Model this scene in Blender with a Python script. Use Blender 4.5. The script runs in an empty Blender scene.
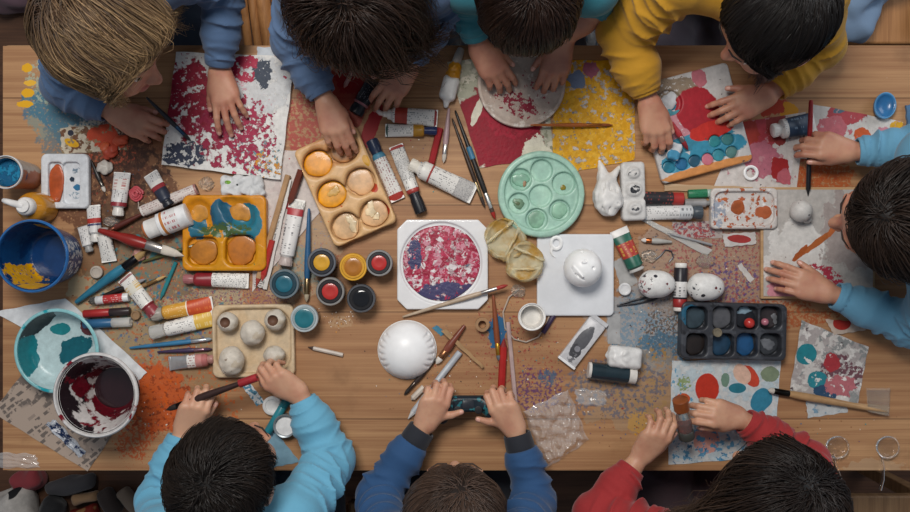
import bpy, math, random
import numpy as np
from mathutils import Vector, Matrix
random.seed(7)
RNG = np.random.default_rng(11)
TZ, CH, PX = 0.72, 1.70, 0.002      # table height, lens height above the table, metres per pixel on the table
SC = bpy.context.scene
COL = SC.collection

def W(px, py, h=0.0):
    """world point of a photo position at height h above the table"""
    k = PX * (CH - h) / CH
    return Vector(((px - 455) * k, (256 - py) * k, TZ + h))

# ------------------------------------------------------------------ materials
def lin(c):
    if isinstance(c, str):
        c = c.lstrip('#'); c = tuple(int(c[i:i + 2], 16) / 255 for i in (0, 2, 4))
    return tuple(x / 12.92 if x <= .04045 else ((x + .055) / 1.055) ** 2.4 for x in c[:3]) + (1.0,)

_MC = {}
def newmat(name):
    m = bpy.data.materials.new(name); m.use_nodes = True
    nt = m.node_tree
    return m, nt, nt.nodes['Principled BSDF']

class G:
    """tiny node-graph helper"""
    def __init__(s, nt): s.nt = nt; s.tc = None
    def n(s, t, **kw):
        x = s.nt.nodes.new(t)
        for k, v in kw.items(): setattr(x, k, v)
        return x
    def put(s, sock, v):
        if isinstance(v, bpy.types.NodeSocket): s.nt.links.new(v, sock)
        else: sock.default_value = v
    def obj(s):
        if s.tc is None: s.tc = s.n('ShaderNodeTexCoord')
        return s.tc.outputs['Object']
    def math(s, op, a, b=0.0, c=None):
        x = s.n('ShaderNodeMath', operation=op); s.put(x.inputs[0], a); s.put(x.inputs[1], b)
        if c is not None: s.put(x.inputs[2], c)
        return x.outputs[0]
    def vmath(s, op, a, b=(0, 0, 0)):
        x = s.n('ShaderNodeVectorMath', operation=op); s.put(x.inputs[0], a); s.put(x.inputs[1], b)
        return x.outputs['Value'] if op in ('LENGTH', 'DOT_PRODUCT') else x.outputs[0]
    def mapping(s, v, loc=(0, 0, 0), rot=(0, 0, 0), sc=(1, 1, 1), typ='POINT'):
        x = s.n('ShaderNodeMapping', vector_type=typ); s.put(x.inputs[0], v)
        x.inputs[1].default_value = loc; x.inputs[2].default_value = rot; x.inputs[3].default_value = sc
        return x.outputs[0]
    def noise(s, v, scale, detail=3, rough=.55, dist=0.0):
        x = s.n('ShaderNodeTexNoise'); s.put(x.inputs['Vector'], v)
        x.inputs['Scale'].default_value = scale; x.inputs['Detail'].default_value = detail
        x.inputs['Roughness'].default_value = rough; x.inputs['Distortion'].default_value = dist
        return x.outputs[0]
    def noise4(s, v, scale, detail, rough, dist, w):
        x = s.n('ShaderNodeTexNoise', noise_dimensions='4D'); s.put(x.inputs['Vector'], v); x.inputs['W'].default_value = w
        x.inputs['Scale'].default_value = scale; x.inputs['Detail'].default_value = detail
        x.inputs['Roughness'].default_value = rough; x.inputs['Distortion'].default_value = dist
        return x.outputs[0]
    def step(s, v, a, b):
        x = s.n('ShaderNodeMapRange', interpolation_type='SMOOTHSTEP'); s.put(x.inputs[0], v)
        x.inputs[1].default_value = a; x.inputs[2].default_value = b
        return x.outputs[0]
    def mix(s, f, a, b):
        x = s.n('ShaderNodeMix', data_type='RGBA'); s.put(x.inputs[0], f); s.put(x.inputs[6], a); s.put(x.inputs[7], b)
        return x.outputs[2]
    def bump(s, hgt, strength, dist=.001):
        x = s.n('ShaderNodeBump'); x.inputs['Strength'].default_value = strength
        x.inputs['Distance'].default_value = dist; s.put(x.inputs['Height'], hgt)
        return x.outputs[0]

def M(col, rough=.5, metal=0., trans=0., bump=0., bs=300., var=.08, coat=0., alpha=1., ior=1.45, sss=0.):
    key = ('M', col, rough, metal, trans, bump, bs, var, coat, alpha, ior, sss)
    if key in _MC: return _MC[key]
    m, nt, b = newmat('surface'); g = G(nt)
    c = lin(col)
    if min(c[:3]) > .55 and not trans: c = tuple(min(.9, x * 1.13) for x in c[:3]) + (1,)
    if var and not trans:
        nz = g.noise(g.obj(), 45, 4)
        d = tuple(x * (1 - var * 2.2) for x in c[:3]) + (1,)
        l = tuple(min(1, x * (1 + var)) for x in c[:3]) + (1,)
        g.put(b.inputs['Base Color'], g.mix(g.step(nz, .3, .7), d, l))
    else: b.inputs['Base Color'].default_value = c
    b.inputs['Roughness'].default_value = rough; b.inputs['Metallic'].default_value = metal
    b.inputs['Transmission Weight'].default_value = trans; b.inputs['IOR'].default_value = ior
    b.inputs['Coat Weight'].default_value = coat; b.inputs['Alpha'].default_value = alpha
    if sss:
        b.inputs['Subsurface Weight'].default_value = sss
        b.inputs['Subsurface Radius'].default_value = (.012, .005, .003); b.inputs['Subsurface Scale'].default_value = 1.
    if bump: g.put(b.inputs['Normal'], g.bump(g.noise(g.obj(), bs, 3), bump))
    _MC[key] = m
    return m

def layers_on(g, col, layers, org=(0, 0, 0), vec=None):
    """paint layers: dict(c=colour, s=noise scale, t=threshold) all over, or with a=(px,py,rx,ry[,deg]) inside a ragged ellipse
    (pixels) or l=(x,y,rx,ry[,deg]) in local metres; f = fill threshold inside it"""
    v0 = vec or g.obj(); thick = None
    for i, L in enumerate(layers):
        sd = L.get('seed', i) * 1.37
        nz = g.noise4(v0, L.get('s', 60), L.get('d', 5), L.get('r', .6), L.get('w', .0), sd)
        soft = L.get('soft', .02)
        if 'a' in L or 'l' in L:
            if 'a' in L:
                px, py, rx, ry = L['a'][:4]; dg = L['a'][4] if len(L['a']) > 4 else 0
                c = W(px, py); cx, cy = c.x - org[0], c.y - org[1]; rx *= PX; ry *= PX; dg = -dg
            else:
                cx, cy, rx, ry = L['l'][:4]; dg = L['l'][4] if len(L['l']) > 4 else 0
            q = g.mapping(v0, loc=(cx, cy, 0), rot=(0, 0, math.radians(dg)), sc=(rx, ry, 1e5), typ='TEXTURE')
            d = g.math('SUBTRACT', 1.0, g.vmath('LENGTH', q))
            val = g.math('ADD', d, g.math('MULTIPLY', g.math('SUBTRACT', nz, .5), 2 * L.get('rag', .6)))
            mk = g.step(val, -soft, soft + .02)
            if 'f' in L:
                n2 = g.noise4(v0, L.get('fs', 130), 4, .6, 0, sd + 7.7)
                mk = g.math('MULTIPLY', mk, g.step(n2, L['f'] - soft, L['f'] + soft))
        else:
            mk = g.step(nz, L['t'] - soft, L['t'] + soft)
        if L.get('o', 1) < 1: mk = g.math('MULTIPLY', mk, L['o'])
        lc = lin(L['c']); mu = sum(lc[:3]) / 3; kk = L.get('k', 1.)
        lc = tuple(max(0., min(1., (mu + (x - mu) * 1.06) * kk)) for x in lc[:3]) + (1,)
        col = g.mix(mk, col, lc)
        thick = mk if thick is None else g.math('MAXIMUM', thick, mk)
    return col, thick

def PAINT(base, layers, org=(0, 0, 0), rough=.55, bump=.5, name='painted surface'):
    m, nt, b = newmat(name); g = G(nt)
    nz = g.noise(g.obj(), 25, 4)
    c = lin(base)
    col = g.mix(nz, c, tuple(x * .86 for x in c[:3]) + (1,))
    col, th = layers_on(g, col, layers, org)
    mot = g.noise(g.obj(), 85, 5, .65)
    hs_ = g.n('ShaderNodeHueSaturation'); g.put(hs_.inputs['Color'], col); g.put(hs_.inputs['Value'], g.math('ADD', .62, g.math('MULTIPLY', mot, .72)))
    col = hs_.outputs[0]
    g.put(b.inputs['Base Color'], col); b.inputs['Roughness'].default_value = rough; b.inputs['Specular IOR Level'].default_value = .28
    if bump and th is not None:
        hh = g.math('ADD', g.math('MULTIPLY', th, .7), g.math('MULTIPLY', g.noise(g.obj(), 160, 4), .8))
        g.put(b.inputs['Normal'], g.bump(hh, bump, .0015))
    return m

def PRINT(base, ink, rows=260., dens=.47, sc=420., rough=.4, axis=1, patches=()):
    """a label with fine unreadable rows of print"""
    key = ('P', base, ink, rows, dens, sc, axis, tuple(patches))
    if key in _MC: return _MC[key]
    m, nt, b = newmat('printed label'); g = G(nt)
    sx = g.n('ShaderNodeSeparateXYZ'); g.put(sx.inputs[0], g.obj())
    x, y = (sx.outputs[0], sx.outputs[1]) if axis == 1 else (sx.outputs[1], sx.outputs[0])
    rw = g.math('MULTIPLY', y, rows); fr = g.math('FRACT', rw); fl = g.math('FLOOR', rw)
    inrow = g.math('MULTIPLY', g.step(fr, .25, .35), g.step(fr, .8, .7))
    cb = g.n('ShaderNodeCombineXYZ'); g.put(cb.inputs[0], x); g.put(cb.inputs[1], g.math('MULTIPLY', fl, .37)); 
    n1 = g.step(g.noise(cb.outputs[0], sc, 2), .5, .53)
    n2 = g.step(g.noise(g.vmath('ADD', cb.outputs[0], (3, 1, 0)), 45, 1), dens, dens + .02)
    k = g.math('MULTIPLY', g.math('MULTIPLY', n1, n2), inrow)
    col = g.mix(g.math('MULTIPLY', k, .8), lin(base), lin(ink))
    if patches: col, _ = layers_on(g, col, [dict(p) for p in patches])
    g.put(b.inputs['Base Color'], col); b.inputs['Roughness'].default_value = rough; b.inputs['Specular IOR Level'].default_value = .28
    _MC[key] = m
    return m

def WOOD(a, b_, sx=2.5, sy=40., rough=.5, axis='x', planks=None, stains=None, bump=.15):
    m, nt, b = newmat('wood'); g = G(nt)
    v = g.obj(); sp = g.n('ShaderNodeSeparateXYZ'); g.put(sp.inputs[0], v)
    vv = v
    if planks:
        pidx = g.math('FLOOR', g.math('DIVIDE', g.math('SUBTRACT', sp.outputs[1], planks[0]), planks[1]))
        cb = g.n('ShaderNodeCombineXYZ'); g.put(cb.inputs[0], g.math('MULTIPLY', pidx, 1.37)); g.put(cb.inputs[2], g.math('MULTIPLY', pidx, 2.1))
        vv = g.vmath('ADD', v, cb.outputs[0])
    scl = {'x': (sx, sy, sy), 'y': (sy, sx, sy), 'z': (sy, sy, sx)}[axis]
    q = g.mapping(vv, sc=scl)
    n1 = g.noise(q, 1.0, 6, .6, 1.2)
    n2 = g.noise(g.mapping(vv, sc=tuple(x * (2.2 if x == sx else 6) for x in scl)), 1.0, 4, .7)
    rings = g.math('FRACT', g.math('MULTIPLY', g.noise(g.mapping(vv, sc=tuple(x * .22 for x in scl)), 1., 2, .5, .4), 9.))
    rings = g.math('MULTIPLY', g.step(rings, 0, .75), g.step(rings, 1., .8))
    f = g.math('ADD', g.math('MULTIPLY', n1, .34), g.math('ADD', g.math('MULTIPLY', n2, .56), g.math('MULTIPLY', rings, .16)))
    col = g.mix(g.step(f, .18, .86), lin(b_), lin(a))
    if planks:
        wn = g.n('ShaderNodeTexWhiteNoise', noise_dimensions='1D'); g.put(wn.inputs['W'], pidx)
        col = g.mix(g.math('MULTIPLY', wn.outputs[0], .35), col, lin(b_))
        fr = g.math('FRACT', g.math('DIVIDE', g.math('SUBTRACT', sp.outputs[1], planks[0]), planks[1]))
        gap = g.math('ADD', g.step(fr, .006, .002), g.step(fr, .994, .998))
        col = g.mix(g.math('MULTIPLY', gap, .8), col, lin('3a2417'))
    h = f
    if stains:
        col, th = layers_on(g, col, stains)
        h = g.math('ADD', f, g.math('MULTIPLY', th, 1.2))
    g.put(b.inputs['Base Color'], col); b.inputs['Roughness'].default_value = rough; b.inputs['Specular IOR Level'].default_value = .28
    g.put(b.inputs['Normal'], g.bump(h, bump, .001))
    return m

GLASS = M('ffffff', .04, trans=1., ior=1.3, var=0)
CLEAR = M('f4f4f0', .18, trans=.92, ior=1.25, var=0)
FROST = M('efeeea', .35, trans=.6, ior=1.2, var=0)
STEEL = M('c9c9c6', .28, metal=1.)
DARKSTEEL = M('55565a', .35, metal=1.)
WHITE = M('eceae6', .4, var=.03)
BLACK = M('17181b', .35)

# ------------------------------------------------------------------ meshes
class MB:
    def __init__(s): s.v, s.f, s.m = [], [], []
    def add(s, V, F, mi=0, T=None):
        b = len(s.v)
        s.v += [tuple(T @ Vector(p)) if T is not None else tuple(float(x) for x in p) for p in V]
        s.f += [tuple(b + i for i in f) for f in F]; s.m += [mi] * len(F)
        return s
    def lathe(s, prof, n=32, T=None, mi=0, sy=1.0, close=False, c0=True, c1=True):
        V, F, rings = [], [], []
        for r, z in prof:
            if r < 1e-6: rings.append([len(V)]); V.append((0, 0, z))
            else:
                rings.append(list(range(len(V), len(V) + n)))
                V += [(r * math.cos(2 * math.pi * i / n), sy * r * math.sin(2 * math.pi * i / n), z) for i in range(n)]
        pr = list(zip(rings[:-1], rings[1:]))
        if close: pr.append((rings[-1], rings[0]))
        for A, B in pr:
            for i in range(n):
                j = (i + 1) % n
                if len(A) == 1 and len(B) == 1: continue
                if len(A) == 1: F.append((A[0], B[j], B[i]))
                elif len(B) == 1: F.append((A[i], A[j], B[0]))
                else: F.append((A[i], A[j], B[j], B[i]))
        if not close:
            if c0 and len(rings[0]) > 1: F.append(tuple(reversed(rings[0])))
            if c1 and len(rings[-1]) > 1: F.append(tuple(rings[-1]))
        return s.add(V, F, mi, T)
    def tube(s, pts, rad, n=8, mi=0, sq=1.0, T=None):
        P = [Vector(p) for p in pts]
        if not hasattr(rad, '__len__'): rad = [rad] * len(P)
        V, F = [], []; up = None
        for i, p in enumerate(P):
            d = (P[min(i + 1, len(P) - 1)] - P[max(i - 1, 0)]).normalized()
            if up is None: up = Vector((0, 0, 1)) if abs(d.z) < .9 else Vector((1, 0, 0))
            a = d.cross(up).normalized(); up = a.cross(d).normalized()
            for k in range(n):
                t = 2 * math.pi * k / n
                V.append(p + a * (rad[i] * math.cos(t)) + up * (rad[i] * sq * math.sin(t)))
        for i in range(len(P) - 1):
            for k in range(n):
                j = (k + 1) % n; F.append((i * n + k, i * n + j, (i + 1) * n + j, (i + 1) * n + k))
        F.append(tuple(reversed(range(n)))); F.append(tuple(range((len(P) - 1) * n, len(P) * n)))
        return s.add(V, F, mi, T)
    def prism(s, out, z0, z1, bev=0.0, mi=0, T=None):
        n = len(out); cx = sum(p[0] for p in out) / n; cy = sum(p[1] for p in out) / n
        def ring(k, z):
            R = []
            for x, y in out:
                d = math.hypot(x - cx, y - cy) or 1; q = max(0, d - k) / d
                R.append((cx + (x - cx) * q, cy + (y - cy) * q, z))
            return R
        rs = [ring(0, z0), ring(0, z1 - bev * .9)] + ([ring(bev * .35, z1 - bev * .3), ring(bev, z1)] if bev else [])
        V = [p for r in rs for p in r]; F = [tuple(reversed(range(n)))]
        for a in range(len(rs) - 1):
            for i in range(n):
                j = (i + 1) % n; F.append((a * n + i, a * n + j, (a + 1) * n + j, (a + 1) * n + i))
        F.append(tuple(range((len(rs) - 1) * n, len(rs) * n)))
        return s.add(V, F, mi, T)
    def box(s, lo, hi, mi=0, T=None):
        return s.prism([(lo[0], lo[1]), (hi[0], lo[1]), (hi[0], hi[1]), (lo[0], hi[1])], lo[2], hi[2], 0, mi, T)

TX = Matrix(((0, 0, 1, 0), (1, 0, 0, 0), (0, 1, 0, 0), (0, 0, 0, 1)))     # lathe axis z -> x
def at(x, y, z): return Matrix.Translation((x, y, z))

def link(name, me, mat, parent, smooth=True, ang=40):
    for m in (mat if isinstance(mat, (list, tuple)) else [mat]): me.materials.append(m)
    o = bpy.data.objects.new(name, me); COL.objects.link(o)
    if parent is not None: o.parent = parent
    me.polygons.foreach_set('use_smooth', [smooth] * len(me.polygons))
    if smooth and ang < 180: me.set_sharp_from_angle(angle=math.radians(ang))
    return o

def obj(name, mb, mat, parent=None, smooth=True, ang=40, bevel=0, sub=0, loc=None):
    me = bpy.data.meshes.new(name); me.from_pydata(mb.v, [], mb.f)
    me.polygons.foreach_set('material_index', mb.m); me.update()
    o = link(name, me, mat, parent, smooth, ang)
    if loc is not None: o.location = loc
    if bevel:
        b = o.modifiers.new('bevel', 'BEVEL'); b.width = bevel; b.segments = 2; b.limit_method = 'ANGLE'
    if sub:
        b = o.modifiers.new('sub', 'SUBSURF'); b.levels = b.render_levels = sub
    return o

def tag(o, label, cat, group=None, kind=None):
    if label: o['label'] = label
    if cat: o['category'] = cat
    if group: o['group'] = group
    if kind: o['kind'] = kind
    return o

def thing(name, label, cat, loc=(0, 0, 0), rz=0., group=None, rot=None):
    o = bpy.data.objects.new(name, None); COL.objects.link(o); o.empty_display_size = .02
    o.location = loc
    o.rotation_euler = rot.to_euler() if rot is not None else (0, 0, rz)
    return tag(o, label, cat, group)

def npmesh(name, V, F, mat, parent=None, midx=None, attr=None, ang=180):
    me = bpy.data.meshes.new(name)
    nv, nf, k = len(V), len(F), F.shape[1]
    me.vertices.add(nv); me.vertices.foreach_set('co', np.ascontiguousarray(V, np.float32).ravel())
    me.loops.add(nf * k); me.loops.foreach_set('vertex_index', np.ascontiguousarray(F, np.int32).ravel())
    me.polygons.add(nf); me.polygons.foreach_set('loop_start', np.arange(0, nf * k, k, dtype=np.int32))
    me.polygons.foreach_set('loop_total', np.full(nf, k, np.int32))
    if midx is not None: me.polygons.foreach_set('material_index', midx.astype(np.int32))
    if attr is not None:
        a = me.color_attributes.new('tint', 'FLOAT_COLOR', 'POINT')
        a.data.foreach_set('color', np.ascontiguousarray(np.c_[attr, np.ones(nv)], np.float32).ravel())
    me.update(calc_edges=True); me.validate()
    return link(name, me, mat, parent, True, ang)

# ------------------------------------------------------------------ signed distance volumes -> smooth moulded meshes
class Vol:
    def __init__(s, lo, hi, vs):
        s.lo = np.array(lo, float); s.vs = vs
        n = np.ceil((np.array(hi, float) - s.lo) / vs).astype(int) + 1
        s.F = np.full(n, 1e3, np.float32)
    def sl(s, lo, hi, pad):
        a = np.maximum(np.floor((np.array(lo) - pad - s.lo) / s.vs).astype(int), 0)
        b = np.minimum(np.ceil((np.array(hi) + pad - s.lo) / s.vs).astype(int) + 1, s.F.shape)
        if (b <= a).any(): return None
        ax = [(s.lo[i] + s.vs * np.arange(a[i], b[i])).astype(np.float32) for i in range(3)]
        return tuple(slice(a[i], b[i]) for i in range(3)), ax[0][:, None, None], ax[1][None, :, None], ax[2][None, None, :]
    def add(s, prim, k=0.):
        fn, lo, hi = prim; r = s.sl(lo, hi, k + 3 * s.vs)
        if r is None: return s
        q, X, Y, Z = r; d = fn(X, Y, Z).astype(np.float32); a = s.F[q]
        o = np.minimum(a, d)
        if k > 0:
            h = np.maximum(k - np.abs(a - d), 0) / k; o = o - h * h * k * .25
        s.F[q] = o; return s
    def sub(s, prim, k=0.):
        fn, lo, hi = prim; r = s.sl(lo, hi, k + 2 * s.vs)
        if r is None: return s
        q, X, Y, Z = r; d = -fn(X, Y, Z).astype(np.float32); a = s.F[q]
        o = np.maximum(a, d)
        if k > 0:
            h = np.maximum(k - np.abs(a - d), 0) / k; o = o + h * h * k * .25
        s.F[q] = o; return s
    def mesh(s):
        F = s.F; I = F < 0
        n = np.array(F.shape)
        c = np.zeros(n - 1, np.uint8)
        for i in (0, 1):
            for j in (0, 1):
                for k in (0, 1): c += I[i:n[0] - 1 + i, j:n[1] - 1 + j, k:n[2] - 1 + k]
        act = np.argwhere((c > 0) & (c < 8)); del c
        ids = np.full(n - 1, -1, np.int32); ids[act[:, 0], act[:, 1], act[:, 2]] = np.arange(len(act))
        cor = [(i, j, k) for i in (0, 1) for j in (0, 1) for k in (0, 1)]
        val = np.stack([F[act[:, 0] + a, act[:, 1] + b, act[:, 2] + e] for a, b, e in cor], 1)
        val = np.clip(val, -.02, .02)
        P = np.zeros((len(act), 3)); cnt = np.zeros(len(act))
        for a in range(8):
            for b in range(a + 1, 8):
                if sum(abs(np.array(cor[a]) - np.array(cor[b]))) != 1: continue
                m = (val[:, a] < 0) != (val[:, b] < 0)
                t = np.where(m, val[:, a] / (val[:, a] - val[:, b] + 1e-12), 0)
                p = np.array(cor[a])[None] + t[:, None] * (np.array(cor[b]) - np.array(cor[a]))[None]
                P[m] += p[m]; cnt[m] += 1
        V = s.lo + s.vs * (act + P / cnt[:, None])
        Q = []
        for ax in range(3):
            u, v = (ax + 1) % 3, (ax + 2) % 3
            sl0 = [slice(1, -1)] * 3; sl1 = [slice(1, -1)] * 3
            sl0[ax] = slice(0, n[ax] - 1); sl1[ax] = slice(1, n[ax])
            A, B = I[tuple(sl0)], I[tuple(sl1)]
            e = np.argwhere(A != B); off = np.ones(3, int); off[ax] = 0; e = e + off
            ins = I[e[:, 0], e[:, 1], e[:, 2]]
            du = np.zeros(3, int); du[u] = 1; dv = np.zeros(3, int); dv[v] = 1
            g = lambda q: ids[q[:, 0], q[:, 1], q[:, 2]]
            q = np.stack([g(e - du - dv), g(e - dv), g(e), g(e - du)], 1)
            q[~ins] = q[~ins][:, ::-1]
            Q.append(q)
        Q = np.concatenate(Q); Q = Q[(Q >= 0).all(1)]
        return V, Q
    def obj(s, name, mat, parent=None, mfn=None, ang=180):
        V, Q = s.mesh(); mi = None
        if mfn is not None: mi = mfn(V[Q].mean(1))
        return npmesh(name, V, Q, mat, parent, mi, ang=ang)

def cone(a, b, ra, rb=None, fold=None):
    a, b = np.array(a, float), np.array(b, float); rb = ra if rb is None else rb
    ba = b - a; L2 = max(ba @ ba, 1e-9); r = max(ra, rb)
    if fold:
        L = math.sqrt(L2); d = ba / L; e1 = np.cross(d, (0, 0, 1.)) + 1e-6; e1 /= np.linalg.norm(e1); e2 = np.cross(d, e1)
    def fn(X, Y, Z):
        x, y, z = X - a[0], Y - a[1], Z - a[2]
        t0 = (x * ba[0] + y * ba[1] + z * ba[2]) / L2; t = np.clip(t0, 0, 1)
        dx, dy, dz = x - t * ba[0], y - t * ba[1], z - t * ba[2]
        dd = np.sqrt(dx * dx + dy * dy + dz * dz) - (ra + (rb - ra) * t)
        if fold:
            amp, fr, ph = fold; al = t * L
            p1 = dx * e1[0] + dy * e1[1] + dz * e1[2]; p2 = dx * e2[0] + dy * e2[1] + dz * e2[2]
            s1 = np.sin(p1 * 34 + ph + al * 9); s2 = np.sin(p2 * 31 + 2 * ph - al * 7)
            w = al * fr + 2.3 * s1 + 2.0 * s2
            w2 = al * fr * 1.55 - 2.6 * s2 + 1.9 * np.sin(p1 * 47 + 3 * ph)
            mk = .55 + .45 * np.sin(al * 23 + p1 * 38 + ph); mk2 = .5 + .5 * np.sin(al * 29 - p2 * 44 + 2 * ph)
            e = np.minimum(1, np.minimum(t, 1 - t) * 5 + .35)
            dd = dd - amp * e * (1.9 * (1 - np.abs(np.sin(w * .5))) ** 1.5 * mk + 1.2 * (1 - np.abs(np.sin(w2 * .5))) ** 1.5 * mk2 - .6)
        return dd
    pad = r + (fold[0] if fold else 0)
    return fn, np.minimum(a, b) - pad, np.maximum(a, b) + pad

def ell(c, rad, R=None):
    c = np.array(c, float); rad = np.array(rad, float); R = np.eye(3) if R is None else np.array(R)
    def fn(X, Y, Z):
        x, y, z = X - c[0], Y - c[1], Z - c[2]
        q = [x * R[0, i] + y * R[1, i] + z * R[2, i] for i in range(3)]
        k0 = np.sqrt(sum((q[i] / rad[i]) ** 2 for i in range(3))); k1 = np.sqrt(sum((q[i] / rad[i] ** 2) ** 2 for i in range(3))) + 1e-9
        return k0 * (k0 - 1) / k1
    m = rad.max(); return fn, c - m, c + m

def rbox(c, half, r=0., rz=0.):
    c = np.array(c, float); cs, sn = math.cos(rz), math.sin(rz); h = np.array(half, float) - r
    def fn(X, Y, Z):
        x, y, z = X - c[0], Y - c[1], Z - c[2]
        u, v = x * cs + y * sn, -x * sn + y * cs
        qx, qy, qz = np.abs(u) - h[0], np.abs(v) - h[1], np.abs(z) - h[2]
        return np.sqrt(np.maximum(qx, 0) ** 2 + np.maximum(qy, 0) ** 2 + np.maximum(qz, 0) ** 2) + np.minimum(np.maximum(np.maximum(qx, qy), qz), 0) - r
    m = math.hypot(half[0], half[1]); e = np.array((m, m, half[2])); return fn, c - e, c + e

def pill(c, half, r, rv, rz=0.):
    """box with plan radius r and a softer vertical edge rv"""
    c = np.array(c, float); cs, sn = math.cos(rz), math.sin(rz)
    def fn(X, Y, Z):
        x, y, z = X - c[0], Y - c[1], Z - c[2]
        u, v = x * cs + y * sn, -x * sn + y * cs
        qx, qy = np.abs(u) - half[0] + r, np.abs(v) - half[1] + r
        d2 = np.sqrt(np.maximum(qx, 0) ** 2 + np.maximum(qy, 0) ** 2) + np.minimum(np.maximum(qx, qy), 0) - r
        a, b = d2 + rv, np.abs(z) - half[2] + rv
        return np.sqrt(np.maximum(a, 0) ** 2 + np.maximum(b, 0) ** 2) + np.minimum(np.maximum(a, b), 0) - rv
    m = math.hypot(half[0], half[1]); e = np.array((m, m, half[2])); return fn, c - e, c + e

def noisy(prim, amp, fr, ph=0.):
    fn, lo, hi = prim
    def f2(X, Y, Z):
        return fn(X, Y, Z) + amp * (np.sin(X * fr + 1.3 * np.sin(Y * fr * .8 + ph)) * np.sin(Y * fr * .9 + 1.1 * np.sin(Z * fr + ph)) + .5 * np.sin(Z * fr * 1.7 + X * fr * 1.4 + ph))
    return f2, lo - amp * 1.5, hi + amp * 1.5

def blob(name, cx, cy, rx, ry, z, h, mat, parent=None, seed=0, rag=.08, n=36, rz=0.):
    """a flat domed pool of paint"""
    r = random.Random(seed); ph = [r.uniform(0, 6.3) for _ in range(5)]
    V, F = [], []
    K = [(1, 0), (.96, h * .7), (.85, h), (.45, h * 1.05)]
    for q, dz in K:
        for i in range(n):
            t = 2 * math.pi * i / n
            e = 1 + rag * (math.sin(2 * t + ph[0]) + .7 * math.sin(3 * t + ph[1]) + .5 * math.sin(5 * t + ph[2]) + .35 * math.sin(9 * t + ph[3]))
            x, y = rx * q * e * math.cos(t), ry * q * e * math.sin(t)
            V.append((cx + x * math.cos(rz) - y * math.sin(rz), cy + x * math.sin(rz) + y * math.cos(rz), z + dz))
    V.append((cx, cy, z + h))
    for a in range(len(K) - 1):
        for i in range(n):
            j = (i + 1) % n; F.append((a * n + i, a * n + j, (a + 1) * n + j, (a + 1) * n + i))
    for i in range(n): F.append(((len(K) - 1) * n + i, (len(K) - 1) * n + (i + 1) % n, len(V) - 1))
    F.append(tuple(reversed(range(n))))
    return obj(name, MB().add(V, F), mat, parent, ang=180)
# ------------------------------------------------------------------ setting
fl = obj('floor', MB().box((-2.6, -2.2, -.02), (2.6, 2.2, 0)), WOOD('6d4b36', '3c281d', 2., 26., .6, 'x', (-2.2, .12)))
fl['kind'] = 'structure'

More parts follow.
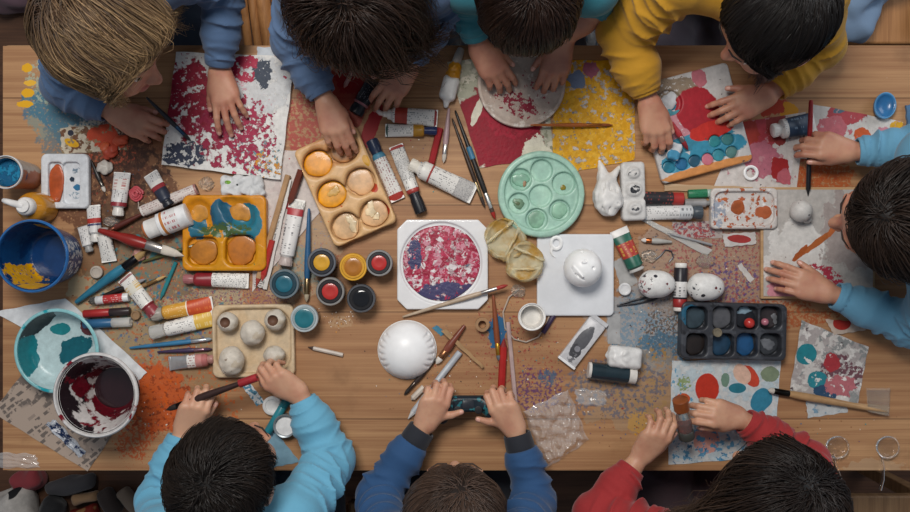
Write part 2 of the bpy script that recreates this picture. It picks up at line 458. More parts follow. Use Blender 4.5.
TABLE_STAINS = [
 dict(c='8d9a90', a=(60, 108, 34, 34), rag=.5, s=45, f=.42, o=.8), dict(c='2f7896', a=(78, 118, 52, 30, 25), rag=.8, s=40, f=.4),
 dict(c='b9c4ae', a=(43, 80, 16, 26), rag=.7, s=60, f=.5), dict(c='6b7f86', a=(62, 142, 24, 16), rag=.8, s=60, f=.45),
 dict(c='dba531', a=(27, 68, 5.5, 4.5), rag=.4, s=130), dict(c='dba531', a=(28, 93, 6.5, 4.5), rag=.4, s=130), dict(c='dba531', a=(25, 104, 8, 3.5), rag=.5, s=130), dict(c='dfae45', a=(30, 83, 6, 3), rag=.5, s=130),
 dict(c='6b3c27', a=(120, 150, 46, 34), rag=.6, s=36, o=.7), dict(c='5a2f21', a=(120, 205, 62, 52), rag=.7, s=26, f=.42, o=.75),
 dict(c='4a2a1c', a=(118, 148, 34, 22), rag=.8, s=40, f=.44), dict(c='c96246', a=(112, 150, 24, 18), rag=.9, s=50, f=.54), dict(c='d9cdb9', a=(95, 135, 26, 16), rag=.8, s=70, f=.5), dict(c='3a2118', a=(130, 185, 40, 40), rag=.9, s=40, f=.52, fs=60), dict(c='a4392d', a=(128, 215, 52, 40), rag=.9, s=40, f=.62),
 dict(c='ab9f83', a=(160, 305, 86, 62), rag=.7, s=22, o=.75), dict(c='8f7a5c', a=(180, 345, 84, 46), rag=.7, s=24, o=.6),
 dict(c='5c4532', a=(150, 250, 80, 50), rag=.8, s=30, o=.6), dict(c='cf642f', a=(165, 295, 84, 60), rag=.8, s=40, f=.58, fs=80), dict(c='2f8a92', a=(165, 285, 72, 50), rag=.9, s=34, f=.58, fs=60), dict(c='3a6f9c', a=(150, 325, 70, 44), rag=.9, s=40, f=.6, fs=70),
 dict(c='a93329', a=(185, 300, 85, 70), rag=.9, s=60, f=.63), dict(c='dca36f', a=(190, 320, 70, 60), rag=.9, s=60, f=.62, fs=90), dict(c='4a3a4a', a=(170, 270, 60, 70), rag=.9, s=60, f=.66),
 dict(c='d4571f', a=(156, 398, 32, 36), rag=.7, s=45, f=.36, fs=70), dict(c='c94f1d', a=(135, 438, 22, 22), rag=.9, s=40, f=.5), dict(c='d86426', a=(180, 385, 62, 40), rag=.9, s=30, f=.58, fs=130), dict(c='8a3a1e', a=(158, 400, 34, 36), rag=.8, s=60, f=.56, fs=80), dict(c='b5482a', a=(150, 430, 50, 40), rag=1., s=60, f=.62, fs=200),
 dict(c='a5252b', a=(345, 98, 26, 38, 15), rag=.6, s=36, f=.33), dict(c='8c1d22', a=(352, 75, 16, 22), rag=.6, s=60), dict(c='b23235', a=(305, 125, 20, 30), rag=.8, s=60, f=.48), dict(c='9d2026', a=(371, 128, 7, 26, 22), rag=.3, s=80),
 dict(c='a8302f', a=(300, 245, 42, 54), rag=.9, s=50, f=.6, fs=200), dict(c='2a8391', a=(298, 270, 22, 22), rag=.9, s=50, f=.48), dict(c='4768a0', a=(312, 235, 18, 30), rag=.9, s=90, f=.6),
 dict(c='bfae93', a=(290, 240, 42, 60), rag=.7, s=30, o=.4), dict(c='7d4d6c', a=(240, 300, 60, 14), rag=.9, s=90, f=.55, fs=220),
 dict(c='b23a3c', a=(420, 145, 34, 40), rag=1., s=90, f=.68, fs=140), dict(c='6e6a5f', a=(500, 310, 70, 50), rag=1., s=120, f=.66, fs=180),
 dict(c='a12f2f', a=(462, 365, 40, 36), rag=.9, s=90, f=.63, fs=160), dict(c='9f3234', a=(512, 345, 44, 50), rag=.9, s=70, f=.6, fs=120), dict(c='57306f', a=(538, 390, 26, 22), rag=.9, s=80, f=.52, fs=120), dict(c='3f6a86', a=(548, 377, 9, 8), rag=.9, s=120, f=.48), dict(c='a8443f', a=(550, 365, 50, 46), rag=1., s=70, f=.65, fs=170), dict(c='2f5f86', a=(497, 332, 9, 16), rag=.7, s=120),
 dict(c='a9b2b8', a=(645, 325, 42, 44), rag=.5, s=30, f=.38, o=.85), dict(c='7c98ab', a=(655, 330, 40, 44), rag=.7, s=60, f=.5), dict(c='5b4129', a=(668, 330, 22, 30), rag=.8, s=60, f=.5, fs=160), dict(c='4c768f', a=(668, 348, 34, 14), rag=.8, s=60, f=.42),
 dict(c='b98a3a', a=(655, 385, 42, 40), rag=.8, s=50, f=.55, fs=90), dict(c='c8922f', a=(645, 425, 16, 12, 30), rag=.8, s=70), dict(c='a08b72', a=(640, 390, 60, 40), rag=.8, s=30, o=.5), dict(c='6b6f7f', a=(615, 388, 50, 30), rag=.9, s=50, f=.52, fs=90), dict(c='5d4a7a', a=(650, 390, 70, 34), rag=1., s=60, f=.66, fs=120),
 dict(c='a09084', a=(715, 270, 84, 60), rag=.6, s=24, o=.55), dict(c='a84b52', a=(725, 262, 62, 42), rag=.9, s=50, f=.54, fs=120), dict(c='5c4a8a', a=(735, 285, 40, 26), rag=.9, s=60, f=.55, fs=110), dict(c='37576e', a=(705, 265, 66, 46), rag=1., s=70, f=.62, fs=150), dict(c='b0552f', a=(770, 315, 60, 14), rag=.9, s=50, f=.5),
 dict(c='6b4630', a=(650, 265, 50, 40), rag=.9, s=60, f=.6, fs=140), dict(c='aa4030', a=(790, 150, 66, 34), rag=.9, s=40, f=.5), dict(c='bd5a2c', a=(820, 178, 34, 16), rag=.8, s=50, f=.45), dict(c='c98d2c', a=(788, 110, 10, 8), rag=.6, s=90), dict(c='a93b28', a=(765, 105, 20, 12), rag=.8, s=60),
 dict(c='a8a59e', a=(590, 300, 12, 20), rag=.6, s=50, o=.4), dict(c='b39a7d', a=(875, 470, 30, 12), rag=.7, s=50, o=.5), dict(c='4a2f1f', a=(384, 100, 3, 3), rag=.2),
 dict(c='c7a37e', a=(340, 322, 12, 6), rag=.8, s=120, f=.45),
 dict(c='5a3c28', s=9, t=.66, soft=.1, o=.35), dict(c='3a2619', s=75, t=.75, soft=.02, o=.7, d=3), dict(c='a5302e', s=62, t=.765, d=3, seed=31), dict(c='34608a', s=58, t=.775, d=3, seed=43), dict(c='e2dcd0', s=70, t=.77, d=3, seed=57, o=.8)]
tb = thing('craft_table', 'long pale pine table with paint stained plank top', 'table', (0, 0, 0))
X0, X1, Y0, Y1 = -.906, .925, -.43, .422
def rrect(x0, x1, y0, y1, r, n=6):
    P = []
    for cx, cy, a in ((x1 - r, y1 - r, 0), (x0 + r, y1 - r, 90), (x0 + r, y0 + r, 180), (x1 - r, y0 + r, 270)):
        P += [(cx + r * math.cos(math.radians(a + 90 * i / n)), cy + r * math.sin(math.radians(a + 90 * i / n))) for i in range(n + 1)]
    return P
PINE = WOOD('c09a72', '946a46', 2.0, 30., .5, 'x', (.102 - .214 * 4, .214))
def tabletop():
    NX, NY = 16, 8
    mb = MB().prism(rrect(X0, X1, Y0, Y1, .012), TZ - .034, TZ - .0006, .003)
    xs = np.linspace(X0 + .002, X1 - .002, NX + 1); ys = np.linspace(Y0 + .002, Y1 - .002, NY + 1); mats = [PINE]
    for i, L in enumerate(TABLE_STAINS):
        L.setdefault('seed', i)
        if 'f' in L: L['o'] = min(L.get('o', 1), .78); L['fs'] = L.get('fs', 130) * 1.25; L['soft'] = .04; L['k'] = .78
    for i in range(NX):
        for j in range(NY):
            x0, x1, y0, y1 = xs[i], xs[i + 1], ys[j], ys[j + 1]; use = []
            for L in TABLE_STAINS:
                if 'a' in L:
                    c = W(L['a'][0], L['a'][1]); R = max(L['a'][2], L['a'][3]) * PX * (1 + .75 * L.get('rag', .6))
                    if c.x + R < x0 or c.x - R > x1 or c.y + R < y0 or c.y - R > y1: continue
                use.append(L)
            mats.append(WOOD('c2976c', '8d6142', 1.7, 52., .5, 'x', (.102 - .214 * 4, .214), use, .18))
            mb.add([(x0, y0, TZ), (x1, y0, TZ), (x1, y1, TZ), (x0, y1, TZ)], [(0, 1, 2, 3)], len(mats) - 1)
    return obj('tabletop', mb, mats, tb)
tabletop()
for y in (Y0 + .06, Y1 - .06): obj('apron', MB().box((X0 + .08, y - .011, TZ - .11), (X1 - .08, y + .011, TZ - .034)), PINE, tb)
for x in (X0 + .07, X1 - .07):
    for y in (Y0 + .06, Y1 - .06): obj('leg', MB().box((x - .03, y - .03, 0), (x + .03, y + .03, TZ - .034)), PINE, tb, bevel=.004)

# ------------------------------------------------------------------ makers
def frame3(pa, pb):
    d = (pb - pa); L = d.length; d.normalize()
    s = Vector((0, 0, 1)).cross(d).normalized(); u = d.cross(s)
    return L, Matrix((d, s, u)).transposed()

def STICK(name, label, cat, a, b, segs, ha=.004, hb=None, group=None, n=14, sy=1.0):
    """a slim turned thing lying from photo point a to b; segs = (part, [(u, radius)...], material[, flatness])"""
    hb = ha if hb is None else hb
    pa, pb = W(*a, ha), W(*b, hb); L, R = frame3(pa, pb)
    t = thing(name, label, cat, pa, group=group, rot=R)
    for sg in segs:
        prof = [(max(r, 0), u * L) for u, r in sg[1]]
        fl_ = sg[3] if len(sg) > 3 else sy
        obj(sg[0], MB().lathe(prof, n, TX, sy=fl_), sg[2], t)      # lathe y -> local z
    return t

def BRUSH(label, tip, end, w, hc, fc='c9c9c6', bc='3a2d24', h=0., h2=None, band=None, flat=False, bl=None, group='paint brushes lying on the table', dip=None, name='paint_brush'):
    r = w * PX / 2; L = (W(*tip) - W(*end)).length
    b0 = (bl or min(.024, L * .16)) / L; f0 = b0 + min(.03, L * .17) / L
    z1 = h + r + .0006; z2 = (h if h2 is None else h2) + r + .0006
    segs = [('bristle', [(0, .0004), (b0 * .35, r * .62), (b0 * .8, r * .8), (b0 * 1.02, r * .72)], M(bc, .7, bump=.4), .5 if flat else 1.),
            ('ferrule', [(b0 * .92, r * .7), (b0, r * .78), (f0, r * .86), (f0 * 1.02, r * .8)], M(fc, .3, .9), .7 if flat else 1.),
            ('handle', [(f0 * .98, r * .75), (f0 + .05, r * .95), (f0 + .18, r), (.75, r * .7), (.95, r * .48), (.99, r * .36), (1, 0)], M(hc, .35))]
    if dip: segs.append(('paint_tip', [(0, .0006), (b0 * .3, r * .68), (b0 * .6, r * .85), (b0 * .62, 0)], M(dip, .35), .55 if flat else 1.))
    if band: segs.append(('band', [(band[0], r * 1.0), (band[0], r * 1.07), (band[1], r * 1.05), (band[1], r * .98)], M(band[2], .4)))
    return STICK(name, label, 'brush', tip, end, segs, z1, z2, group)

def PENCIL(label, tip, end, w, col, tipc='caa57a', lead=None, h=0., h2=None, group='pencils and sticks lying on the table', name='pencil', cat='pencil'):
    r = w * PX / 2; L = (W(*tip) - W(*end)).length; p = min(.018, L * .15) / L
    segs = [('shaft', [(p, r * .96), (p + .001, r), (.995, r), (1, r * .9)], M(col, .4)),
            ('point', [(0, .0004), (p * .35, r * .4), (p, r * .95)], M(tipc, .6))]
    if lead: segs.append(('lead', [(-.003, 0), (0, .0007), (p * .36, r * .44), (p * .37, 0)], M(lead, .4)))
    return STICK(name, label, cat, tip, end, segs, h + r, None if h2 is None else h2 + r, group, 8)

def MARK(name, label, cat, a, b, w, segs, h=0., group=None, sy=1.):
    """segs: (part, u0, u1, radius factor, colour or material)"""
    r = w * PX / 2 * .96; S = []
    for part, u0, u1, k, c in segs:
        m = c if not isinstance(c, str) else M(c, .35); e = .012
        S.append((part, [(u0, r * k * .93), (u0 + e, r * k), (u1 - e, r * k), (u1, r * k * .93)], m))
    mx = max(s[3] for s in segs)
    return STICK(name, label, cat, a, b, S, h + r * mx * sy + .0004, None, group, 24, sy)

TG = 'paint tubes scattered over the table'
def TUBE(label, a, b, w, bands, cap='e8e5df', body='e6e3dd', h=0., capk='cap', group=TG, flatk=1., seed=0, crimp=None, caplen=None, name='paint_tube', squeeze=None):
    """collapsible paint tube from cap end a to folded end b; bands = (u0, u1, material)"""
    r = w * PX / 2 * .93; pa, pb = W(*a, h + r), W(*b, h + r); L = (pb - pa).length
    mid = (pa + pb) / 2; mid.z = TZ + h + .0004
    t = thing(name, label, 'paint tube', mid, math.atan2(pb.y - pa.y, pb.x - pa.x), group)
    rd = random.Random(seed + int(a[0] * 7 + a[1])); ph = [rd.uniform(0, 6) for _ in range(4)]
    cl = (caplen or (.2 if capk != 'nozzle' else .14)) * L; x0 = -L / 2 + cl; BL = L - cl
    def sec(u, off=0.):
        q = max(0, min(1, u)); hh = r * (1 - .93 * q ** 1.6) * flatk + off; hw = r * (1 + .14 * q) + off
        if u < .05: k = .6 + .4 * math.sqrt(max(0, u / .05)); hh *= k; hw *= k
        dn = .10 * r * (math.sin(u * 9 + ph[0]) * .5 + math.sin(u * 17 + ph[1]) * .35) * min(1, u * 4) * (1 - q * .6)
        zc = max(r * flatk * (1 - .55 * q), hh - off) 
        return hh, hw, zc, dn
    def shell(u0, u1, off, n=24, k=14):
        V, F = [], []
        for i in range(k + 1):
            u = u0 + (u1 - u0) * i / k; hh, hw, zc, dn = sec(u, off)
            for j in range(n):
                th = 2 * math.pi * j / n; c_, s_ = math.cos(th), math.sin(th)
                V.append((x0 + u * BL, hw * c_, max(.0002 - off * .2, zc + hh * s_ + (dn * max(0, s_) * (.6 + .4 * math.cos(th * 2 + ph[2]))))))
        for i in range(k):
            for j in range(n):
                q = (j + 1) % n; F.append((i * n + j, i * n + q, (i + 1) * n + q, (i + 1) * n + j))
        F.append(tuple(reversed(range(n)))); F.append(tuple(range(k * n, k * n + n)))
        return MB().add(V, F)
    bm = M(body, .32, .0) if isinstance(body, str) else body
    tbody = obj('tube_body', shell(0, .97, 0), bm, t)
    for i, (u0, u1, c) in enumerate(bands):
        obj('label' if not isinstance(c, str) else 'colour_band', shell(u0, u1, .0004 + .00025 * i), c if not isinstance(c, str) else M(c, .38), tbody)
    hh, hw, zc, dn = sec(.97)
    obj('crimp', MB().box((x0 + BL * .945, -hw * 1.02, zc - .0016), (x0 + BL, hw * 1.02, zc + .0016)), M(crimp, .35) if crimp else bm, t, bevel=.0006)
    rc = r * (.72 if capk == 'cap' else .95 if capk == 'big' else .42); z = max(r * flatk, rc)
    cm = M(cap, .35) if isinstance(cap, str) else cap
    if capk == 'nozzle':
        obj('nozzle', MB().lathe([(rc * .8, -L / 2), (rc, -L / 2 + .001), (rc, x0 - cl * .4), (rc * 1.5, x0 - cl * .38), (rc * 1.7, x0 + .001)], 18, at(0, 0, z) @ TX), cm, t)
        if squeeze: obj('squeezed_paint', MB().tube([(-L / 2 + .003, 0, z), (-L / 2 - .006, .002, z * .7), (-L / 2 - .012, .007, z * .35), (-L / 2 - .012, .016, z * .3)], [rc * .7, rc * .8, rc * .7, rc * .3], 10), M(squeeze, .4), t)
    else:
        V = [(rc * .86, -L / 2), (rc * .97, -L / 2 + .0012), (rc, x0 - cl * .3), (rc * .93, x0 - cl * .2), (rc * .93, x0 + .001)]
        mb = MB().lathe(V, 28, at(0, 0, z) @ TX)
        for j in range(0, 28):
            if j % 2: continue
            th = 2 * math.pi * j / 28
            mb.box((-L / 2 + .0015, -.0005, rc * .96), (x0 - cl * .32, .0005, rc * 1.03), 0, at(0, 0, z) @ Matrix.Rotation(th, 4, 'X'))
        obj('cap', mb, cm, t)
    return t

def JAR(label, p, r, h, body, rim, lidc, paint, knob=.56, group='open paint jars in the middle of the table', name='paint_jar'):
    R = r * PX * (CH - h) / CH; c = W(*p, h); t = thing(name, label, 'paint jar', (c.x, c.y, TZ), group=group)
    bm = M(body, .12, coat=.5) if isinstance(body, str) else body
    obj('glass', MB().lathe([(R * .84, 0), (R * .9, .002), (R * .92, h * .62), (R * .9, h * .74), (R * .84, h * .8), (R * .84, h * .82)], 36), bm, t)
    obj('rim', MB().lathe([(R * .86, h * .8), (R * .98, h * .815), (R, h * .85), (R, h * .93), (R * .96, h * .965), (R * .84, h * .965), (R * .82, h * .9)], 40), M(rim, .3, .3), t)
    lid_ = obj('lid', MB().lathe([(R * .8, h * .85), (R * .83, h * .97), (R * .78, h * .995), (R * (knob + .06), h * .995), (R * (knob + .04), h * .97), (0, h * .97)], 40), M(lidc, .3), t)
    obj('paint', MB().lathe([(R * knob, h * .965), (R * knob, h * .99), (R * knob * .93, h), (R * knob * .5, h * .992), (0, h * .99)], 36), paint if not isinstance(paint, str) else M(paint, .28, coat=.3), lid_)
    return t

def BUCKET(label, p, r, h, rb, outer, inner, rimm, paint, group='paint buckets at the table end', name='paint_bucket', pr=None, curve=1.0, handle=True, floor_=.012, wall=.0035, belly=0):
    R = r * PX * (CH - h) / CH; c = W(*p, h); t = thing(name, label, 'bucket', (c.x, c.y, TZ), group=group)
    pf = lambda z: rb + (R * .96 - rb) * (z / h) ** curve
    O = [(pf(z) , z) for z in np.linspace(0, h * .93, 12)]; O[0] = (rb * .94, 0); O.insert(1, (rb, .002))
    obj('wall', MB().lathe(O + [(R * .955, h * .94), (pf(h * .93) - wall, h * .94)], 56, c1=False), outer, t)
    I = [(max(.004, pf(max(z, .003)) - wall), z) for z in np.linspace(h * .965, floor_ + .012, 10)]
    r0 = I[-1][0]
    I += [(r0 * .93, floor_ + .005), (r0 * .8, floor_ + .0015), (r0 * .4, floor_), (0, floor_)]
    m = MB(); n = 56
    m.lathe(I, n, c0=False)
    o = obj('inside', m, inner, t)
    obj('rim', MB().lathe([(R * .93, h * .93), (R * .985, h * .94), (R, h * .96), (R * .99, h * .985), (R * .965, h), (R * .94, h), (R * .925, h * .985)], 64, close=True), rimm, t)
    if handle:
        A = math.radians(handle if handle is not True else 20); pts = []
        for i in range(19):
            q = math.pi * i / 18; pts.append(Vector((R * 1.04 * math.cos(q), -R * 1.04 * math.sin(q) * 1.0, h * .86 - math.sin(q) * h * .35)))
        obj('handle', MB().tube([Matrix.Rotation(A, 3, 'Z') @ q for q in pts], .0017, 8), STEEL, t)
    return t, R

def loc2(c, rz, px, py, h=0.):
    d = W(px, py, h) - c; cs, sn = math.cos(rz), math.sin(rz)
    return d.x * cs + d.y * sn, -d.x * sn + d.y * cs

def TRAY(name, label, cat, p, w, l, deg, h, body, wells, paints=(), r=.012, rv=.004, vs=.0014, group=None, h0=0., extra=None, round_=False, wk=.003):
    """moulded tray: wells = (px, py, rx_px, ry_px, depth, kind); paints = (px, py, rx, ry, z, colour, rag)"""
    rz = math.radians(deg); k = (CH - h - h0) / CH; c = W(*p, h0 + h); w2, l2 = w * PX * k / 2, l * PX * k / 2
    t = thing(name, label, cat, (c.x, c.y, TZ + h0 + .0006), rz, group)
    v = Vol((-w2 - .006, -l2 - .006, -.004), (w2 + .006, l2 + .006, h + .03), vs)
    if round_: v.add(ell((0, 0, h * .75), (w2, l2, h * .76)), 0); v.sub(rbox((0, 0, h + .02), (w2 * 2, l2 * 2, .02)), .001); v.sub(rbox((0, 0, -.02), (w2 * 2, l2 * 2, .02)), .001)
    else: v.add(pill((0, 0, h / 2), (w2, l2, h / 2), r, rv))
    if extra: extra(v, w2, l2, h)
    cc = W(*p, h0 + h)
    for px, py, rx, ry, dp, kind in wells:
        x, y = loc2(cc, rz, px, py, h + h0); ax, ay = rx * PX * k, ry * PX * k
        if kind == 'r': v.sub(pill((x, y, h - dp + .03), (ax, ay, .03), min(ax, ay) * .55, .003), wk)
        elif kind == 'c': v.sub(pill((x, y, h - dp + .03), (ax, ay, .03), min(ax, ay) * .999, .004), wk)
        else: v.sub(ell((x, y, h + .002), (ax, ay, dp + .002)), wk)
    bm = body if not isinstance(body, str) else M(body, .3, coat=.2, var=.04)
    v.obj('tray_body', bm, t)
    for i, q in enumerate(paints):
        x, y = loc2(cc, rz, q[0], q[1], h + h0)
        m = q[5] if not isinstance(q[5], str) else M(q[5], .32, coat=.12, var=.15)
        blob('paint', x, y, q[2] * PX * k, q[3] * PX * k, h - q[4], .0015 if len(q) < 8 else q[7], m, t, i + int(q[0]), q[6] if len(q) > 6 else .08)
    return t

def SHEET(name, label, cat, quad, mat, h0=.0006, th=.0006, curl=.0, n=14, group=None, seed=0, parent=None):
    Q = [W(x, y, h0) for x, y in quad]; org = sum(Q, Vector()) / len(Q); org.z = TZ + h0
    rd = random.Random(seed + int(quad[0][0])); ph = [rd.uniform(0, 6.28) for _ in range(4)]
    V, F = [], []
    nv = (n + 1) ** 2
    for layer in (0, 1):
        for i in range(n + 1):
            for j in range(n + 1):
                u, v = i / n, j / n
                p = (Q[0] * (1 - u) + Q[1] * u) * (1 - v) + (Q[3] * (1 - u) + Q[2] * u) * v
                jx = .0008 * math.sin(v * 21 + ph[0]) if i in (0, n) else 0; jy = .0008 * math.sin(u * 19 + ph[1]) if j in (0, n) else 0
                e = max(abs(u - .5), abs(v - .5)) * 2
                z = curl * max(0, (.5 + .5 * math.sin(u * 4 + ph[2]) * math.sin(v * 5 + ph[3]))) * e ** 3
                V.append((p.x - org.x + jx, p.y - org.y + jy, z + (th if layer else 0)))
    id_ = lambda l, i, j: l * nv + i * (n + 1) + j
    for i in range(n):
        for j in range(n):
            F.append((id_(1, i, j), id_(1, i, j + 1), id_(1, i + 1, j + 1), id_(1, i + 1, j)))
            F.append((id_(0, i, j), id_(0, i + 1, j), id_(0, i + 1, j + 1), id_(0, i, j + 1)))
    for k in range(n):
        for a, b in (((k, 0), (k + 1, 0)), ((n, k), (n, k + 1)), ((k + 1, n), (k, n)), ((0, k + 1), (0, k))):
            F.append((id_(0, *a), id_(1, *a), id_(1, *b), id_(0, *b)))
    mm = mat(org) if callable(mat) else mat
    o = obj(name, MB().add(V, F), mm, parent, ang=30); o.location = org
    return tag(o, label, cat, group)

def SDFTHING(name, label, cat, p, h0, build, mat, lo, hi, vs=.0015, group=None, rz=0., part=None, mfn=None):
    c = W(*p, h0); v = Vol(lo, hi, vs); build(v)
    o = v.obj(name if part is None else part, mat, None, mfn)
    o.location = (c.x, c.y, TZ + h0 + .0004); o.rotation_euler = (0, 0, rz)
    return tag(o, label, cat, group)
# ------------------------------------------------------------------ papers and canvases
RED, WINE, NAVY, CREAM = 'a32a2f', '8f2033', '2b3247', 'e9e2d4'
SP = dict
G_P = 'painted papers and canvases on the table'
SHEET('canvas', 'white stretched canvas covered with dark red paint patches under the long haired girl', 'canvas', [(178, 53), (296, 58), (281, 180), (163, 165)],
      lambda o: PAINT('e2e0dc', [SP(c='b9bcc0', a=(262, 85, 30, 28), rag=.6, s=40, f=.4, o=.6), SP(c='8a2034', a=(192, 98, 30, 36), rag=.7, s=38, f=.42, fs=60), SP(c='8f2440', a=(228, 132, 32, 34), rag=.9, s=40, f=.48, fs=75), SP(c='a32c46', a=(245, 70, 19, 13), rag=.8, s=50, f=.44, fs=80), SP(c='9a2a48', a=(256, 140, 20, 36), rag=.9, s=50, f=.51, fs=110), SP(c='c9a0a8', a=(215, 115, 60, 55), rag=.9, s=60, f=.63, fs=90), SP(c='7a1a2c', a=(200, 110, 44, 50), rag=.9, s=60, f=.60, fs=60), SP(c='d9d4d2', a=(222, 115, 60, 60), rag=.9, s=60, f=.655, fs=150),
        SP(c='343a4c', a=(186, 155, 22, 12), rag=.9, s=60, f=.46), SP(c='3a4250', a=(264, 75, 9, 14), rag=.9, s=90, f=.4), SP(c='c98a35', a=(270, 165, 20, 14), rag=.9, s=80, f=.56), SP(c='6a8a90', a=(262, 158, 26, 22), rag=1., s=70, f=.6), SP(c='2c2f3c', s=95, t=.7, d=2), SP(c='a8304a', s=80, t=.67, d=3, seed=9), SP(c='c4703a', s=90, t=.73, d=2, seed=14)], o, bump=.8), th=.011, group=G_P)
SHEET('paper_sheet', 'pale pinkish tissue paper under the ruler beside the orange palette', 'paper', [(259, 152), (306, 150), (320, 212), (252, 292)], lambda o: PAINT('d3c8c2', [SP(c='b9a8a4', s=30, t=.56, o=.5), SP(c='a83a3a', a=(292, 205, 8, 8), rag=.6, s=100), SP(c='aa3d40', s=110, t=.72, d=2)], o, bump=.2), curl=.002, group=G_P)
SHEET('paper_sheet', 'pale blue blank sheet at the back edge behind the red canvas', 'paper', [(257, 47), (291, 48), (291, 64), (258, 64)], M('b9bfc6', .6), group=G_P)
SHEET('paper_sheet', 'sage and cream paper with a large crimson painted area under the round clay plate', 'paper', [(447, 62), (546, 52), (553, 156), (480, 168)],
      lambda o: PAINT('b9b8a2', [SP(c='d6d0bf', s=40, t=.55), SP(c='8f8f78', s=55, t=.62), SP(c='8a1226', a=(498, 128, 44, 44, 20), rag=.35, s=40), SP(c='9c1a30', a=(512, 120, 30, 18), rag=.6, s=40, f=.45), SP(c='d8d2c0', a=(536, 150, 12, 14), rag=.9, s=70), SP(c='d8d2c0', a=(477, 112, 4, 14, 20), rag=.5, s=70)], o, bump=.7), th=.0012, group=G_P)
SHEET('paper_sheet', 'paper thick with yellow ochre paint flakes beside the clay plate', 'paper', [(554, 60), (634, 61), (635, 160), (552, 176)],
      lambda o: PAINT('b3aaa0', [SP(c='c4bcb4', s=60, t=.5), SP(c='d19a28', a=(590, 112, 60, 66), rag=.5, s=36, f=.45, fs=75), SP(c='dba93a', a=(592, 120, 50, 60), rag=.8, s=60, f=.53, fs=110), SP(c='6f7f9a', a=(577, 80, 9, 9), rag=.7, s=80), SP(c='a55f74', a=(590, 70, 8, 8), rag=.8, s=90), SP(c='6b7688', s=80, t=.67, d=3)], o, bump=.9), th=.0015, group=G_P)
SHEET('paper_sheet', 'white paper with pink and red paint patches beside the watercolour box', 'paper', [(712, 190), (742, 122), (806, 112), (796, 192)],
      lambda o: PAINT('cfc8c3', [SP(c='a8424a', a=(757, 132, 20, 22), rag=.6, s=50), SP(c='b06a78', a=(762, 160, 18, 18), rag=.7, s=50), SP(c='8a3634', a=(778, 128, 12, 16), rag=.7, s=60), SP(c='a03c34', a=(745, 128, 14, 20), rag=.8, s=60), SP(c='b8848a', s=50, t=.6), SP(c='3a3a44', s=110, t=.7, d=2)], o), group=G_P)
SHEET('paper_scrap', 'rounded paper scrap with a dark red wash left of the blue sleeved girl', 'paper', [(772, 157), (793, 160), (790, 186), (771, 180)], lambda o: PAINT('d2cccb', [SP(c='9a2a2c', a=(779, 168, 9, 14), rag=.5, s=60), SP(c='b3606a', a=(784, 178, 8, 9), rag=.7, s=70)], o), h0=.0022, group=G_P)
SHEET('paper_sheet', 'white collage paper of pink and red shapes near the blue scoop', 'paper', [(812, 104), (903, 122), (893, 163), (800, 158)], lambda o: PAINT('d6d2cd', [SP(c='b25056', a=(846, 113, 18, 12), rag=.6, s=60), SP(c='c07078', a=(833, 128, 16, 12), rag=.7, s=60), SP(c='c8603a', a=(862, 136, 9, 8, 30), rag=.5, s=80), SP(c='5a7282', a=(842, 108, 10, 4, -30), rag=.4, s=80), SP(c='c58a96', a=(882, 136, 9, 10), rag=.7, s=70), SP(c='d0a038', a=(897, 126, 7, 5), rag=.7, s=80), SP(c='bfa0a4', s=60, t=.62), SP(c='b04a44', s=90, t=.7)], o), group=G_P, h0=.0012)
SHEET('paper_sheet', 'grey sheet with a blue corner at the right end of the table', 'paper', [(880, 132), (912, 128), (914, 152), (886, 154)], M('a9acab', .6), h0=.0024, group=G_P)
cv = thing('canvas', 'pale canvas board with a thin wooden edge before the girl in sky blue', 'canvas', W(816, 243), group=G_P)
k_ = .1135
obj('wood_edge', MB().box((-.1135, -.111, .0006), (.1135, .111, .009)), WOOD('c9a67e', 'a37f58', 3, 40), cv, bevel=.001)
obj('painted_face', MB().box((-.1085, -.106, .009), (.1085, .106, .0105)), PAINT('bdb8b3', [SP(c='d6d3cf', l=(-.05, -.03, .06, .07), rag=.7, s=30), SP(c='a59a96', l=(.06, .02, .06, .08), rag=.8, s=26), SP(c='ab6238', l=(.004, .005, .045, .006, 38), rag=.7, s=60), SP(c='a4572f', l=(-.035, -.02, .022, .006, 45), rag=.6, s=80), SP(c='b5673e', l=(.03, .03, .02, .005, 62), rag=.6, s=80), SP(c='a63a4c', l=(.0, -.075, .05, .03), rag=.8, s=60, f=.48), SP(c='c98a94', l=(-.06, -.095, .05, .02), rag=.9, s=60), SP(c='8f8580', s=90, t=.68, d=3)], bump=.6), cv)
SHEET('paper_sheet', 'white paper of red, teal and green shapes under the child in red', 'paper', [(672, 361), (781, 358), (774, 456), (668, 465)],
      lambda o: PAINT('cdd0d0', [SP(c='b9c6cc', s=40, t=.5), SP(c='b83a2c', a=(707, 388, 12, 15), rag=.12, s=40), SP(c='2f7384', a=(737, 388, 9, 5), rag=.12, s=40), SP(c='3a7f9a', a=(761, 400, 10, 13, 30), rag=.2, s=50), SP(c='c04a38', a=(750, 376, 7, 13, -35), rag=.2, s=50), SP(c='d6b3a0', a=(742, 374, 8, 11, -30), rag=.2, s=50), SP(c='7d8a72', a=(770, 374, 9, 8), rag=.3, s=60), SP(c='8a9a6c', a=(684, 384, 7, 8), rag=.8, s=80, f=.45), SP(c='6f8a7a', a=(725, 380, 4, 7), rag=.4, s=60), SP(c='bb5532', a=(682, 399, 8, 6), rag=.3, s=60), SP(c='cf9c92', a=(706, 439, 13, 15), rag=.25, s=50), SP(c='5f93b4', a=(705, 445, 44, 26), rag=1., s=55, f=.55, fs=90), SP(c='3f6f96', a=(690, 450, 34, 18), rag=1., s=60, f=.6, fs=100), SP(c='6a9ab5', a=(680, 400, 12, 46), rag=1., s=60, f=.6)], o), h0=.0008, group=G_P)
